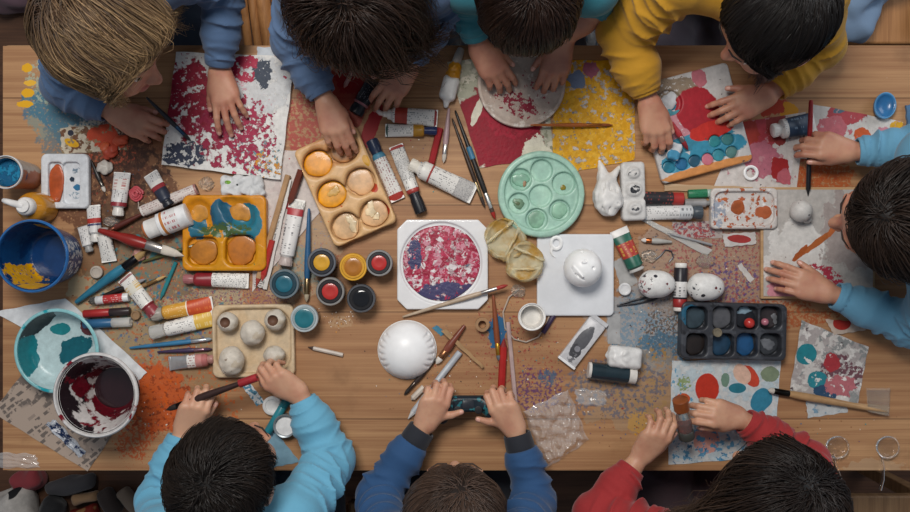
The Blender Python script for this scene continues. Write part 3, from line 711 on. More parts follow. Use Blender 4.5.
SHEET('paper_sheet', 'collage paper of grey, teal and wine scraps beyond the loose brush', 'paper', [(801, 320), (868, 347), (857, 404), (789, 394)],
      lambda o: PAINT('b0a8a6', [SP(c='c8c4c0', s=40, t=.5), SP(c='8b8d8c', s=34, t=.57, seed=4), SP(c='6d4a52', a=(838, 375, 24, 20), rag=.9, s=45, f=.5), SP(c='a03a40', a=(832, 362, 8, 10), rag=.7, s=60), SP(c='2f7f8a', a=(806, 354, 10, 11, 30), rag=.2, s=50), SP(c='33808c', a=(817, 380, 10, 9), rag=.25, s=50), SP(c='2f4a66', a=(826, 392, 12, 8), rag=.7, s=60), SP(c='b06a70', a=(840, 385, 14, 10), rag=.9, s=60), SP(c='dcd8d4', s=55, t=.6, seed=8), SP(c='54474a', s=60, t=.66, seed=5)], o), h0=.0008, group=G_P, th=.0009, curl=.003)
SHEET('paper_sheet', 'small torn sheet with blue marks sticking out below the grey collage paper', 'paper', [(805, 396), (846, 400), (848, 412), (808, 418)], lambda o: PAINT('c3c6c6', [SP(c='7a97ab', s=70, t=.58)], o), group=G_P)
SHEET('paper_card', 'small card with a red circle beside the blue sleeve', 'card', [(825, 319), (858, 322), (866, 330), (834, 335)], lambda o: PAINT('c6b3a4', [SP(c='a3322c', a=(841, 323, 9, 7), rag=.08, s=40)], o), h0=.0032, group=G_P)
def NEWS(o):
    m, nt, b = newmat('newsprint'); g = G(nt)
    v = g.mapping(g.obj(), rot=(0, 0, math.radians(-38)))
    br = g.n('ShaderNodeTexBrick'); g.put(br.inputs['Vector'], v); br.inputs['Scale'].default_value = 24
    br.inputs['Color1'].default_value = (0, 0, 0, 1); br.inputs['Color2'].default_value = (1, 1, 1, 1); br.inputs['Mortar'].default_value = (0, 0, 0, 1); br.inputs['Mortar Size'].default_value = .05
    n = g.noise(g.obj(), 60, 4); k = g.math('MULTIPLY', g.step(br.outputs[0], .45, .5), g.step(n, .44, .5))
    big = g.math('MULTIPLY', g.step(g.noise(g.obj(), 30, 5), .55, .58), g.step(g.noise(g.obj(), 11, 1), .45, .55))
    g.put(b.inputs['Base Color'], g.mix(g.math('MAXIMUM', g.math('MULTIPLY', k, .8), g.math('MULTIPLY', big, .75)), lin('a69486'), lin('4a4340'))); b.inputs['Roughness'].default_value = .7
    return m
SHEET('newspaper', 'old printed newspaper sheet under the paint buckets', 'newspaper', [(-8, 412), (40, 352), (138, 398), (88, 471)], NEWS, h0=.0006, group=G_P, curl=.002)
SHEET('paper_sheet', 'translucent white sheet under the turquoise bucket', 'paper', [(-6, 312), (66, 298), (147, 372), (132, 388)], M('c9cbcd', .5), h0=.0018, group=G_P, curl=.0015)
SHEET('paper_scrap', 'grey paper scrap beside the green paint tube', 'paper', [(613, 262), (624, 256), (638, 282), (622, 292)], M('a9a8a6', .6), group=G_P)
SHEET('paper_scrap', 'narrow grey paper strip below the white board with the smiling egg', 'paper', [(607, 314), (620, 314), (620, 344), (608, 344)], M('a6a6a6', .6), group=G_P)
SHEET('paper_card', 'card with pink and grey painted stripes below the grey tube', 'card', [(672, 222), (722, 221), (722, 238), (674, 238)], lambda o: PAINT('b7aaa4', [SP(c='9a4a4c', a=(694, 230, 22, 10), rag=1., s=60, f=.5, fs=120), SP(c='7a6a72', a=(690, 230, 30, 9), rag=1., s=80, f=.56), SP(c='a86a6a', s=90, t=.6)], o), group=G_P)
SHEET('paper_card', 'small white framed card with a red centre below the stained paint tray', 'card', [(722, 234), (755, 232), (756, 244), (725, 247)], lambda o: PAINT('cac4c0', [SP(c='9a3836', a=(739, 239, 12, 4, 5), rag=.2, s=60)], o), h0=.0014, th=.002, group=G_P)
SHEET('masking_tape', 'short strip of pale masking tape on the purple stained wood', 'tape', [(737, 266), (741, 263), (754, 279), (750, 283)], M('c9c4bf', .5), group=G_P)
SHEET('wooden_strip', 'thin pale wooden strip above the row of tubes', 'stick', [(664, 184), (752, 187), (752, 191), (664, 191)], WOOD('c8ad8c', 'a98a68', 3, 60), th=.004, group=G_P)
SHEET('patterned_strip', 'white and blue speckled paper strip above the dark haired boy', 'paper', [(241, 385), (250, 383), (265, 402), (257, 406)], lambda o: PAINT('cfd3d4', [SP(c='4f7f96', s=110, t=.52), SP(c='44525a', s=150, t=.62, seed=4)], o), group=G_P)
SHEET('plastic_film', 'blue tinted translucent sheet beside the elbow of the boy in blue', 'sheet', [(262, 434), (276, 432), (300, 462), (270, 468)], M('7fa3b5', .4), group=G_P)
SHEET('paper_sheet', 'brown paper with red and cream smears beside the seated girl with long fair hair', 'paper', [(60, 128), (112, 124), (128, 150), (62, 154)], lambda o: PAINT('c9bda8', [SP(c='6d4a34', s=50, t=.52), SP(c='b8482f', a=(108, 135, 20, 16), rag=.8, s=60), SP(c='d5a12e', a=(72, 143, 8, 4, 20), rag=.5, s=70), SP(c='2a2c3a', a=(71, 133, 3, 3), rag=.3, s=60), SP(c='8d7a5e', s=70, t=.58, seed=6)], o), group=G_P)
for lab, p, c_, sz, sd in (('small orange paint lump above the others by the dark smears', (122, 141), 'c8593c', (8, 5), 1), ('round orange paint lump with a brown base by the dark smears', (112, 152), 'b84a34', (9, 6), 2), ('orange red paint lump nearest the white tray', (107, 149), 'd2633f', (7, 5), 5),
        ('dull red clay lump by the pink flower', (140, 255), 'b5847a', (6, 7), 7), ('white plaster lump at the end of the thin dark brush', (106, 168), 'cfc8be', (8, 7), 8)):
    c = W(*p); o = SDFTHING('paint_lump' if 'paint' in lab else 'clay_lump', lab, 'lump', p, .0, lambda v: v.add(noisy(ell((0, 0, .006), (sz[0] * PX, sz[1] * PX, .009)), .0014, 260, sd)).sub(rbox((0, 0, -.02), (.1, .1, .02))), M(c_, .45), (-.03, -.03, -.004), (.03, .03, .022), .0013, 'paint and clay lumps', rz=.4 * sd)

# ------------------------------------------------------------------ trays and palettes
G_T = 'paint trays and palettes on the table'
TRAY('paint_tray', 'white plastic tray with one orange filled slot at the left of the table', 'palette', (64.5, 181), 48, 55, 0, .016, PAINT('d8dbdf', [SP(c='3a6f94', l=(.022, -.012, .008, .006), rag=.8, s=110), SP(c='2f3a48', l=(.012, .004, .005, .005), rag=.8, s=120), SP(c='7a8a98', l=(.02, .022, .008, .006), rag=.9, s=120, f=.5), SP(c='8fa0ac', l=(.018, -.028, .01, .008), rag=.9, s=110, f=.52)], rough=.3, bump=.1), [(55, 182, 7, 20, .009, 'r'), (71, 183, 8.5, 21, .008, 'r')], [(55, 183, 7.5, 20, .0070, 'b8552a', .04)], r=.012, vs=.0013, group=G_T)
yb = PAINT('d88c1a', [SP(c='2a5a72', l=(-.004, .036, .024, .030, 20), rag=.35, s=40), SP(c='2f7285', l=(.045, .02, .030, .040), rag=.4, s=40), SP(c='2e6478', l=(-.052, .012, .018, .026), rag=.5, s=40), SP(c='9fb0b4', l=(.006, .002, .010, .012), rag=.4, s=80), SP(c='4a5f3a', l=(.0, .006, .05, .016), rag=.8, s=70, f=.46), SP(c='c98a2a', l=(0, -.045, .09, .036), rag=.3, s=40), SP(c='3f6a4a', s=70, t=.7, d=3)], rough=.32, bump=.2)
TRAY('paint_palette', 'yellow paint tray smeared with blue between the wells', 'palette', (224, 233), 84, 76, 0, .022, yb, [(198, 213, 13, 14, .015, 'e'), (239, 212, 15, 14, .015, 'e'), (202, 251, 15, 14, .016, 'r'), (240, 250, 15, 15, .016, 'r'), (221, 232, 8, 8, .006, 'e'), (206, 222, 8, 9, .012, 'e'), (229, 205, 9, 8, .012, 'e'), (244, 220, 10, 9, .013, 'e')],
     [(240, 250, 15, 15, .013, 'b26a1e', .05), (202, 252, 14, 13, .0135, 'bd7820', .05), (198, 213, 10, 10, .0125, 'c98a2c', .1), (239, 212, 11, 10, .0125, 'c48328', .1)], r=.014, vs=.0015, group=G_T, wk=.007)
cp = PAINT('e0b480', [SP(c='c58a5c', l=(0, .075, .05, .03), rag=.5, s=40, o=.6), SP(c='b5442c', l=(.05, -.025, .008, .010), rag=.5, s=90), SP(c='b8452e', l=(.055, -.07, .007, .014), rag=.5, s=90), SP(c='c4633a', s=75, t=.71, d=3), SP(c='cf9a3a', l=(.058, .03, .006, .012), rag=.6, s=90)], rough=.35, bump=.15)
TRAY('paint_palette', 'tilted cream six well palette with yellow and cream paint', 'palette', (345, 186), 68, 106, 23.6, .028, cp, [(317, 163, 15, 14, .021, 'c'), (343, 149, 15, 14, .021, 'c'), (331, 194, 15, 14, .021, 'c'), (360, 181, 15, 14, .021, 'c'), (345, 226, 15, 14, .021, 'c'), (374, 213, 15, 14, .021, 'c')],
     [(317, 163, 14.5, 13.5, .017, 'e09412', .03), (331, 194, 14.5, 13.5, .017, 'e39c14', .03), (333, 191, 6, 5, .0158, 'dcae5c', .2), (345, 226, 14, 13, .0175, 'd8b183', .04), (374, 213, 14, 13, .0175, 'd5ac7e', .04), (360, 181, 14, 13, .0178, 'd2a676', .05), (343, 149, 14, 13, .0178, 'c28a55', .05), (351, 223, 5, 8, .0155, 'e3cda6', .25), (370, 209, 5, 8, .0155, 'e3cda6', .25), (376, 216, 4, 3, .015, 'e3cda6', .2)], r=.012, rv=.005, vs=.0016, group=G_T, wk=.009)
mint = PAINT('a6cdbb', [SP(c='bfe0cc', s=26, t=.55, o=.5, soft=.1), SP(c='7fae96', l=(-.04, .03, .02, .02), rag=.6, s=60, o=.5), SP(c='6c9a84', s=60, t=.72, o=.6)], rough=.3, bump=.1)
mw = [(521, 179, 11), (542, 170, 11), (564, 183, 11.5), (560, 210, 10.5), (537, 219, 11), (519, 203, 10.5), (541, 195.5, 11.5)]
TRAY('paint_palette', 'round mint green palette with seven cup wells', 'palette', (541.5, 194), 87, 87, 0, .022, mint, [(541.5, 194, 37, 37, .007, 'c')] + [(a, b, r, r, .015, 'c') for a, b, r in mw],
     [(519, 203, 6, 5, .0140, '6d8d72', .12), (518, 203, 3, 2, .0136, '5a6a4a', .12), (564, 187, 3, 2.5, .0140, '8a7a1e', .1), (521, 179, 8, 7, .0142, '86b59c', .1), (560, 210, 8, 8, .0142, '8fb9a0', .06), (525, 183, 2, 3, .0138, '9a7a5a', .1), (537, 219, 8.5, 8.5, .0142, '8cb79c', .05)], vs=.0016, group=G_T, round_=False, r=.0865, rv=.006)
def chamf(v, w, l, h):
    for sx in (-1, 1):
        for sy in (-1, 1): v.sub(rbox((sx * w, sy * l, 0), (.014, .014, .1), 0, math.pi / 4), .001)
pl = TRAY('paint_plate', 'square white plate with cut corners and a swirl of crimson, pink and navy paint', 'palette', (442.5, 264.5), 91, 90, 0, .012, M('d9d8d8', .28, coat=.3, var=.02), [(441, 263, 41, 41, .005, 'c')], [], r=.004, rv=.003, vs=.0014, group=G_T, extra=chamf)
sw = PAINT('c9a9ac', [SP(c='d9cfd0', s=56, t=.5, w=1.), SP(c='b03a54', s=38, t=.47, w=1.5, seed=3), SP(c='c98a98', s=62, t=.55, w=1.2, seed=5), SP(c='96243c', s=64, t=.54, w=1., seed=11), SP(c='dcd6d6', s=60, t=.6, w=.6, seed=6), SP(c='4a4668', l=(.01, -.055, .055, .022), rag=.8, s=34, f=.4), SP(c='3f3f63', l=(-.055, .02, .014, .03), rag=.8, s=50, f=.4), SP(c='5d7486', s=60, t=.67, w=.8, seed=21), SP(c='3a3040', s=70, t=.7, seed=23)], rough=.35, bump=1.)
blob('paint', -.003, .003, .077, .077, .0068, .0016, sw, pl, 4, .012, 56)
TRAY('white_board', 'plain white rounded board under the smiling egg', 'board', (575.5, 275), 77, 82, 0, .010, M('cfd1d4', .35, var=.02), [], r=.010, rv=.003, vs=.0016, group=G_T)
ct = PAINT('d8c2a2', [SP(c='c9ad88', s=22, t=.52, o=.6, soft=.1), SP(c='b04a30', s=70, t=.73, d=3), SP(c='6a4432', s=80, t=.75, d=3, seed=8)], rough=.4, bump=.1)
TRAY('paint_tray', 'cream tray holding five plaster pebbles', 'tray', (253, 341), 82, 73, 1, .016, ct, [(253, 341, 37, 32, .010, 'r')], [], r=.014, vs=.0016, group=G_T, wk=.008)
wt = PAINT('d2cbc6', [SP(c='a8593a', l=(0, 0, .07, .045), rag=1., s=50, f=.57, fs=80), SP(c='b5673f', s=55, t=.62), SP(c='9aa0ac', l=(-.05, -.005, .014, .03), rag=.9, s=90, f=.45), SP(c='dcd8d6', s=70, t=.6, seed=4)], rough=.35)
TRAY('paint_tray', 'small white tray crusted with rusty orange paint beside the round egg', 'palette', (744.5, 208.5), 67, 41, 0, .018, wt, [(744.5, 208.5, 30, 17, .008, 'r'), (739, 207, 7.5, 9, .004, 'c'), (765, 212, 9, 8, .004, 'r')], [(739, 207, 7.2, 8.6, .0092, 'a9582f', .05), (765, 212, 8.5, 7.5, .0092, 'a85a38', .1)], r=.010, vs=.0013, group=G_T)
db = PAINT('3b3d43', [SP(c='2f5f78', l=(-.085, .03, .02, .022), rag=.5, s=40), SP(c='55585e', s=30, t=.55, o=.6), SP(c='2b2c30', s=60, t=.62)], rough=.35, bump=.1)
dw = [(x, y) for y in (318, 345) for x in (697, 723.5, 747.5, 771)]
TRAY('paint_tray', 'black eight well paint box with a red ball inside', 'palette', (734, 331.5), 106, 57, -1.5, .030, db, [(x, y, 10.5, 11.5, .024, 'r') for x, y in dw],
     [(697, 345, 10.5, 11.5, .021, '2b2422', .04), (723.5, 345, 10.5, 11.5, .021, '24445e', .04), (747.5, 345, 10.5, 11.5, .021, '1f4f7c', .04), (771, 345, 10.5, 11.5, .021, '3a3d42', .04), (771, 345, 7, 6, .0195, '6d7076', .15), (723.5, 318, 10.5, 11.5, .019, '5a5b60', .04), (697, 318, 10.5, 11.5, .020, '37464f', .04), (747.5, 318, 10.5, 11.5, .021, '22252c', .04), (747, 311, 8, 3.5, .0195, '8aa4b4', .2), (771, 318, 10.5, 11.5, .021, '3b3436', .04), (778, 319, 3, 5, .0195, '77787c', .25)], r=.012, vs=.0015, group=G_T)
for lab, p, r, c_ in (('glossy red ball in the black paint box', (749, 323), .0105, 'c63a34'), ('small pink ball in the black paint box', (765, 322), .0075, 'c57a8a')):
    c = W(*p, .02); o = obj('ball', MB().lathe([(r * math.sin(a), -r * math.cos(a)) for a in np.linspace(0, math.pi, 15)], 24), M(c_, .25, coat=.5), None, ang=180); o.location = (c.x, c.y, TZ + .0118 + r); tag(o, lab, 'ball', 'balls in the black paint box')
# watercolour box under the hands of the girl in yellow
wb = PAINT('c9c6c4', [SP(c='8c7d6c', l=(-.035, .075, .06, .026), rag=.8, s=40, f=.42), SP(c='b9838c', l=(-.035, -.01, .03, .05), rag=.7, s=40, f=.4), SP(c='3f7f96', l=(-.005, -.035, .075, .016), rag=.5, s=40), SP(c='3f86a0', l=(.03, -.058, .06, .022), rag=.4, s=40), SP(c='4a8fa8', l=(-.055, -.066, .03, .02), rag=.4, s=40), SP(c='9c2a33', l=(.012, .022, .042, .05, 20), rag=.3, s=30), SP(c='b8352f', l=(.026, -.022, .045, .018), rag=.4, s=36), SP(c='2f6f86', l=(-.032, .05, .008, .014), rag=.4, s=40), SP(c='b06a74', l=(.03, .085, .014, .02), rag=.6, s=50), SP(c='c98a55', l=(0, -.094, .1, .010), rag=.35, s=60), SP(c='5a4a4a', s=90, t=.7, d=2)], rough=.4, bump=.3)
wl = [(669, 167, '2f7f96'), (682, 164, '2a6a94'), (695, 161, '2c5a72'), (708, 159, 'b86a78'), (719, 155, '3a8a98'), (732, 152, '567f7c'), (715, 141, '2f7f86'), (728, 139, '3a7274')]
TRAY('watercolour_box', 'open white watercolour box with blue and teal pans under the girl in yellow', 'paint box', (695, 123), 94, 102, 15, .016, wb, [(x, y, 6.2, 6.2, .008, 'c') for x, y, _ in wl] + [(669, 103, 13, 13, .006, 'c')], [(x, y, 6, 6, .0062, c_, .04) for x, y, c_ in wl] + [(668, 102, 10, 9, .0045, 'b9bcc0', .15), (672, 113, 8, 4, .0042, '4a8a98', .3)], r=.010, vs=.0016, group=G_T)
# round clay plate under the hands in teal
cpl = thing('clay_plate', 'round pale clay plate with red smears held down by the girl in teal', 'plate', W(521, 85), group=G_T)
R_ = .0875
obj('plate', MB().lathe([(R_ * .8, .002), (R_ * .97, .006), (R_, .012), (R_ * .985, .016), (R_ * .93, .0165), (R_ * .88, .013), (R_ * .8, .0115), (R_ * .4, .011), (0, .0108)], 64), PAINT('cdbdb0', [SP(c='bba99c', s=26, t=.5, o=.6), SP(c='8f2a3c', l=(-.012, -.04, .045, .022, -25), rag=.9, s=70, f=.5), SP(c='9a3a4a', l=(.02, -.02, .05, .04), rag=1., s=90, f=.6), SP(c='e0d6cc', s=50, t=.6)], rough=.6, bump=.5), cpl)

# ------------------------------------------------------------------ jars and buckets
JAR('stout teal paint jar nearest the yellow tray', (284, 284), 15, .05, '27505e', '6d7a80', '1d3a46', '1f6274')
JAR('dark jar of yellow paint beside the blue brush', (321.5, 262.5), 14.5, .052, '2c3444', '63666c', '23252c', 'cf9a26')
JAR('amber yellow jar brimming with ochre paint', (353, 267), 14, .05, 'c98c26', 'd9a233', 'd39a2c', 'a8691c', .64)
JAR('dark jar of red paint on the right of the ochre jar', (379, 263), 13.5, .05, '3c3a3c', '8a8886', '2b2a2c', 'b62c28')
JAR('dark jar of red paint below the two yellow jars', (330, 291.5), 14.5, .05, '3b3836', '8d8a86', '242022', 'b52f2a')
JAR('jar of glossy black paint', (361, 298.5), 14.5, .05, '26262a', '55565a', '18181b', M('101114', .12, coat=.8))
JAR('clear jar of teal paint beside the cream tray', (304, 318.5), 14, .05, GLASS, 'b9c2c4', '9aa8aa', '1f6c78', .68)
bi = lambda base, L: PAINT(base, L, rough=.25, bump=.25)
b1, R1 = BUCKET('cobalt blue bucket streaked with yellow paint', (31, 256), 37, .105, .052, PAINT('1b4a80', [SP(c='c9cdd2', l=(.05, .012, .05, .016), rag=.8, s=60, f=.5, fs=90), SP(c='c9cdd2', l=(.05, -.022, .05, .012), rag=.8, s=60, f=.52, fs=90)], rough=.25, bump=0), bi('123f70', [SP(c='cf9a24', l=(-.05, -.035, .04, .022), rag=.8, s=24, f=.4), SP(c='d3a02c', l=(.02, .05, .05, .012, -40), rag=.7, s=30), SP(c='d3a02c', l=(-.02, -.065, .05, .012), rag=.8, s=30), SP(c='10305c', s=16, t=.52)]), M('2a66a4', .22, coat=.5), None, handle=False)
blob('paint', 0, 0, .047, .047, .0125, .002, M('153a6c', .15, coat=.6), b1, 3, .03)
b2, R2 = BUCKET('turquoise rimmed white basin with teal streaks', (56, 351), 42.5, .046, .058, M('8fc0c6', .3), bi('b9d0d2', [SP(c='1f5a66', l=(.02, .0, .04, .022, 25), rag=.8, s=28), SP(c='2a7a80', l=(-.01, .04, .02, .012), rag=.5, s=40), SP(c='237078', l=(-.07, -.02, .018, .05), rag=.6, s=36), SP(c='2a3438', l=(-.04, .055, .045, .010, 40), rag=.7, s=50), SP(c='5a3438', l=(.05, .045, .02, .02), rag=.6, s=40), SP(c='2f7f86', s=34, t=.66)]), PAINT('8cc4c8', [SP(c='2f98a4', s=30, t=.58)], rough=.25, bump=.1), None, curve=.5, handle=False, floor_=.005, wall=.003)
b3, R3 = BUCKET('white bucket with maroon and black paint slung round its inside', (95, 395.5), 43, .13, .035, PAINT('d6d4d2', [SP(c='7a2430', s=24, t=.62)], rough=.3, bump=.1), bi('cdc7c4', [SP(c='5c141e', s=15, t=.52, w=.6), SP(c='231a1e', s=13, t=.55, seed=7, w=.5), SP(c='c9c2be', s=20, t=.62, seed=9), SP(c='6d1a26', s=22, t=.6, seed=12)]), PAINT('d6d3d1', [SP(c='7a1c28', s=26, t=.58), SP(c='232529', s=20, t=.68, seed=5)], rough=.25, bump=.1), None, curve=1.25, handle=False, floor_=.03)
blob('paint', 0, 0, .046, .046, .036, .002, M('2a1519', .15, coat=.6), b3, 3, .04)
b4, R4 = BUCKET('white cup of blue paint at the left end of the table', (5, 172), 17, .095, .026, PAINT('c2b5a8', [SP(c='a8684a', l=(.02, -.02, .02, .03), rag=.5, s=40), SP(c='8a7a6a', s=30, t=.6)], rough=.4, bump=0), M('2a6a8a', .25), M('d8d8d8', .3), None, name='paint_cup', handle=False, floor_=.06)
blob('paint', 0, 0, .029, .029, .07, .004, PAINT('1f5f86', [SP(c='2f7fa4', s=60, t=.55)], rough=.3, bump=1.), b4, 3, .03)
b5, R5 = BUCKET('small white paint cup standing near the coiled wire', (532, 317), 14, .055, .019, M('dcdad6', .35, var=.03), M('d8d4ce', .4, var=.03), M('e3e2e0', .35), None, name='paint_cup', handle=False, floor_=.02)
blob('paint', 0, 0, .0205, .0205, .026, .002, M('d9d6d0', .25), b5, 5, .03); 
# glue bottle
c = W(23, 206, .085); gb = thing('glue_bottle', 'amber glue bottle with a white pump cap beside the blue cup', 'bottle', (c.x, c.y, TZ))
obj('bottle_body', MB().lathe([(.026, 0), (.029, .003), (.030, .02), (.0295, .05), (.025, .062), (.015, .068), (.014, .07)], 40), M('c98a2a', .15, coat=.6), gb)
obj('cap', MB().lathe([(.0165, .066), (.0175, .067), (.0175, .078), (.016, .081), (.0125, .084), (.012, .088), (0, .089)], 32), M('d9d7d4', .35), gb)
obj('spout', MB().tube([(0, 0, .083), (-.018, .005, .086), (-.032, .009, .084), (-.04, .011, .078)], [.0075, .0065, .0055, .0045], 14), M('dcdad8', .35), gb)
# domed white bowl
c = W(407, 350, .01); bw = thing('bowl', 'upturned white ribbed bowl in the middle of the table', 'bowl', (c.x, c.y, TZ))
Rb = .0578
def dome(v):
    v.add(ell((0, 0, 0), (Rb, Rb, .05))); v.sub(rbox((0, 0, -.05), (.1, .1, .05)))
    for sx in (-1, 1):
        for i in range(6):
            a = math.radians((0 if sx > 0 else 180) + (i - 2.5) * 15); a2 = (Rb * .74 * math.cos(a), Rb * .74 * math.sin(a), .0375); b2_ = (Rb * .95 * math.cos(a), Rb * .95 * math.sin(a), .018)
            v.sub(cone(a2, b2_, .0012, .0032), .003)
v = Vol((-.065, -.065, -.004), (.065, .065, .056), .0012); dome(v); v.obj('bowl_body', M('eeeeec', .35, var=.02), bw)
obj('foot_ring', MB().lathe([(Rb * .97, 0), (Rb * 1.02, .001), (Rb * 1.02, .004), (Rb * .97, .006)], 56, close=True), M('d4d4d2', .35, var=.02), bw)
# ------------------------------------------------------------------ eggs, pebbles
def EGG(label, p, r, h0, build, mat, group='painted eggs and pebbles', name='egg', rz=0., mfn=None, vs=.0013, ex=1.5):
    c = W(*p, h0 + r); v = Vol((-r * ex, -r * ex, -.003), (r * ex, r * ex, r * 2.2), vs); build(v, r)
    o = v.obj(name, mat, None, mfn); o.location = (c.x, c.y, TZ + h0 + .0005); o.rotation_euler = (0, 0, rz)
    return tag(o, label, 'egg' if 'egg' in name else 'pebble', group)
EW = M('e9e8e6', .35, var=.03)
def smile(v, r):
    v.add(ell((0, 0, r * .92), (r, r, r * .95)))
    v.sub(cone((-r * .62, -r * .02, r * 1.55), (-r * .30, -r * .5, r * 1.72), .0022), .001); v.sub(cone((-r * .30, -r * .5, r * 1.72), (-r * .05, -r * .62, r * 1.68), .0018), .001)
    v.add(cone((-r * .58, r * .1, r * 1.66), (-r * .14, -r * .42, r * 1.86), .0022), .002)
    v.sub(ell((r * .02, r * .38, r * 1.82), (.0035, .003, .004)), .002); v.sub(ell((r * .42, -r * .0, r * 1.74), (.003, .003, .004)), .002)
    v.add(ell((-r * .05, r * .3, r * 1.86), (.005, .0025, .002)), .002); v.sub(ell((-r * .12, r * .82, r * 1.42), (.002, .002, .003)), .001); v.sub(ell((r * .7, -r * .55, r * 1.3), (.0018, .0018, .003)), .001)
EGG('large white egg with a carved smile on the white board', (583, 268), .0375, .011, smile, EW, ex=1.2)
def mouse(v, r):
    v.add(ell((0, 0, r), (r * 1.32, r, r))); v.add(ell((-r * .5, 0, r), (r * .8, r * .98, r * .98)), .006); v.add(ell((r * .55, -r * .1, r * 1.25), (r * .6, r * .55, r * .55)), .004)
def dots(L):
    def f(P):
        m = np.zeros(len(P), int)
        for x, y, q, k in L: m[((P[:, 0] - x) ** 2 + (P[:, 1] - y) ** 2 < q * q) & (P[:, 2] > .01)] = k
        return m
    return f
em = [EW, M('5f1a20', .3), M('b07a6a', .4), M('33323a', .4)]
SPK = PAINT('e9e8e5', [SP(c='a05a60', l=(-.026, -.004, .013, .018), rag=.6, s=120, f=.57, fs=120), SP(c='33323a', l=(-.024, .0, .013, .018), rag=.8, s=110, f=.58, fs=150), SP(c='2f2f36', l=(-.008, .016, .004, .003), rag=.3, s=90)], rough=.35, bump=0)
EGG('white mouse shaped egg with pink marks left of the glue stick', (657, 284), .027, 0, mouse, [SPK] + em[1:], mfn=dots([(.014, .001, .0026, 1), (.019, -.008, .0015, 2)]))
SPK2 = PAINT('e9e8e5', [SP(c='33363e', l=(-.028, -.002, .007, .018), rag=.7, s=130, f=.58, fs=150), SP(c='2f2f36', l=(-.012, -.016, .004, .003), rag=.3, s=90)], rough=.35, bump=0)
EGG('white mouse shaped egg with black lettering marks right of the glue stick', (706, 287), .027, 0, mouse, [SPK2] + em[1:], mfn=dots([(.012, -.001, .0026, 1), (.021, -.003, .002, 3), (.019, -.008, .0014, 2)]))
EGG('small speckled round egg on the canvas board', (801, 211), .0215, .011, lambda v, r: (v.add(ell((0, 0, r), (r, r, r))), v.add(ell((r * .75, -r * .7, r * .5), (r * .45, r * .4, r * .4)), .003)), PAINT('cfccc8', [SP(c='4a4a52', s=95, t=.70, d=1)], rough=.4, bump=0), ex=1.4)
def pebble(hole, q):
    def f(v, r):
        v.add(noisy(ell((0, 0, r * .85), (r, r * q, r * .86)), .0007, 190, r * 1000))
        if hole: v.sub(ell((-r * .1, 0, r * 1.75), (r * .52, r * .5, r * .55)), .002)
    return f
PE = lambda L: PAINT('cfc6b8', [SP(c='b5a68f', s=45, t=.55, o=.6)] + L, rough=.45, bump=.3)
pm = PE([SP(c='8f8274', s=90, t=.64), SP(c='4a4038', s=110, t=.7, d=2)])
for lab, p, r, hole, q, m in (('hollow plaster pebble with a brown opening at the tray corner', (227.5, 322), .0205, 1, .95, None), ('cream plaster pebble in the middle of the tray', (252, 333), .024, 0, 1.05, PE([])), ('plaster pebble with a dark brown hollow top in the tray', (275, 320), .0215, 1, 1., None),
        ('grey flecked oval pebble at the lower left of the tray', (231, 361), .0245, 0, 1.2, pm), ('pale pebble partly under the right hand of the boy in blue', (274, 355), .0215, 0, .85, PE([]))):
    mm = m or PE([SP(c='cfc6b8', s=5, t=2.)])
    o = EGG(lab, p, r, .0068, pebble(hole, q), [mm, M('6a4a38', .6)], name='pebble', mfn=(lambda P, r=r: ((P[:, 0] + r * .1) ** 2 + P[:, 1] ** 2 < (r * .5) ** 2).astype(int) * (P[:, 2] > r * 1.0)) if hole else None)
ringm = MB().lathe([(.011, .002), (.0145, 0), (.018, .002), (.0175, .007), (.0145, .008), (.0115, .006)], 32, close=True)
def RING(name, label, cat, p, k, h0, mat, sx=1., group='rings and caps', build=None):
    c = W(*p, h0); mb = build or ringm
    o = obj(name, mb, mat); o.location = (c.x, c.y, TZ + h0 + .0006); o.scale = (k * sx, k, k); return tag(o, label, cat, group)
RING('clay_ring', 'white oval ring with a little tail on the white board', 'ring', (556, 243), .85, .010, EW, .85, build=MB().lathe([(.009, .002), (.013, 0), (.018, .002), (.0175, .006), (.013, .008), (.0095, .006)], 32, close=True).tube([(-.012, -.011, .003), (-.014, -.02, .003), (-.010, -.028, .002), (-.002, -.034, .002)], [.004, .0042, .003, .001], 8))
RING('plastic_ring', 'white plastic ring on the pink stained paper below the watercolour box', 'ring', (750, 173), .85, .002, WHITE)
CAP = lambda r, h: MB().lathe([(r * .96, 0), (r, .001), (r, h * .85), (r * .9, h), (r * .7, h), (r * .66, h * .75), (0, h * .72)], 30)
for lab, p, k, m in (('small clear white bottle cap on the grey strip by the mouse egg', (624, 289), .0125, M('d8d8d8', .3)), ('round white button cap by the blue brush handle', (98, 272), .0125, M('b9aea2', .4)), ('small brown wooden bead cap beside the red marker', (137, 315), .0095, M('9a7a58', .5)), ('white paint lid behind the right wrist of the boy in blue', (273, 405), .019, M('d2d2d0', .35)), ('brass coloured cap on the edge of the black paint box', (712, 331), .009, M('9a8f7a', .35, .5))):
    c = W(*p); o = obj('cap', CAP(k, .008), m); o.location = (c.x, c.y, TZ + (.0305 if 'black' in lab else .0022)); tag(o, lab, 'cap', 'loose caps on the table')
tn = thing('paint_tin', 'small open grey tin of white paint behind the elbow of the boy in blue', 'tin', W(287, 424), group='loose caps on the table')
obj('tin_wall', MB().lathe([(.021, 0), (.0225, .001), (.0225, .02), (.0235, .0215), (.0225, .023), (.0195, .022), (.019, .006)], 40, c1=False), M('8f979c', .3, .4), tn)
obj('paint', MB().lathe([(.0195, .001), (.0195, .016), (.012, .0165), (0, .0165)], 36), M('dedede', .3), tn)
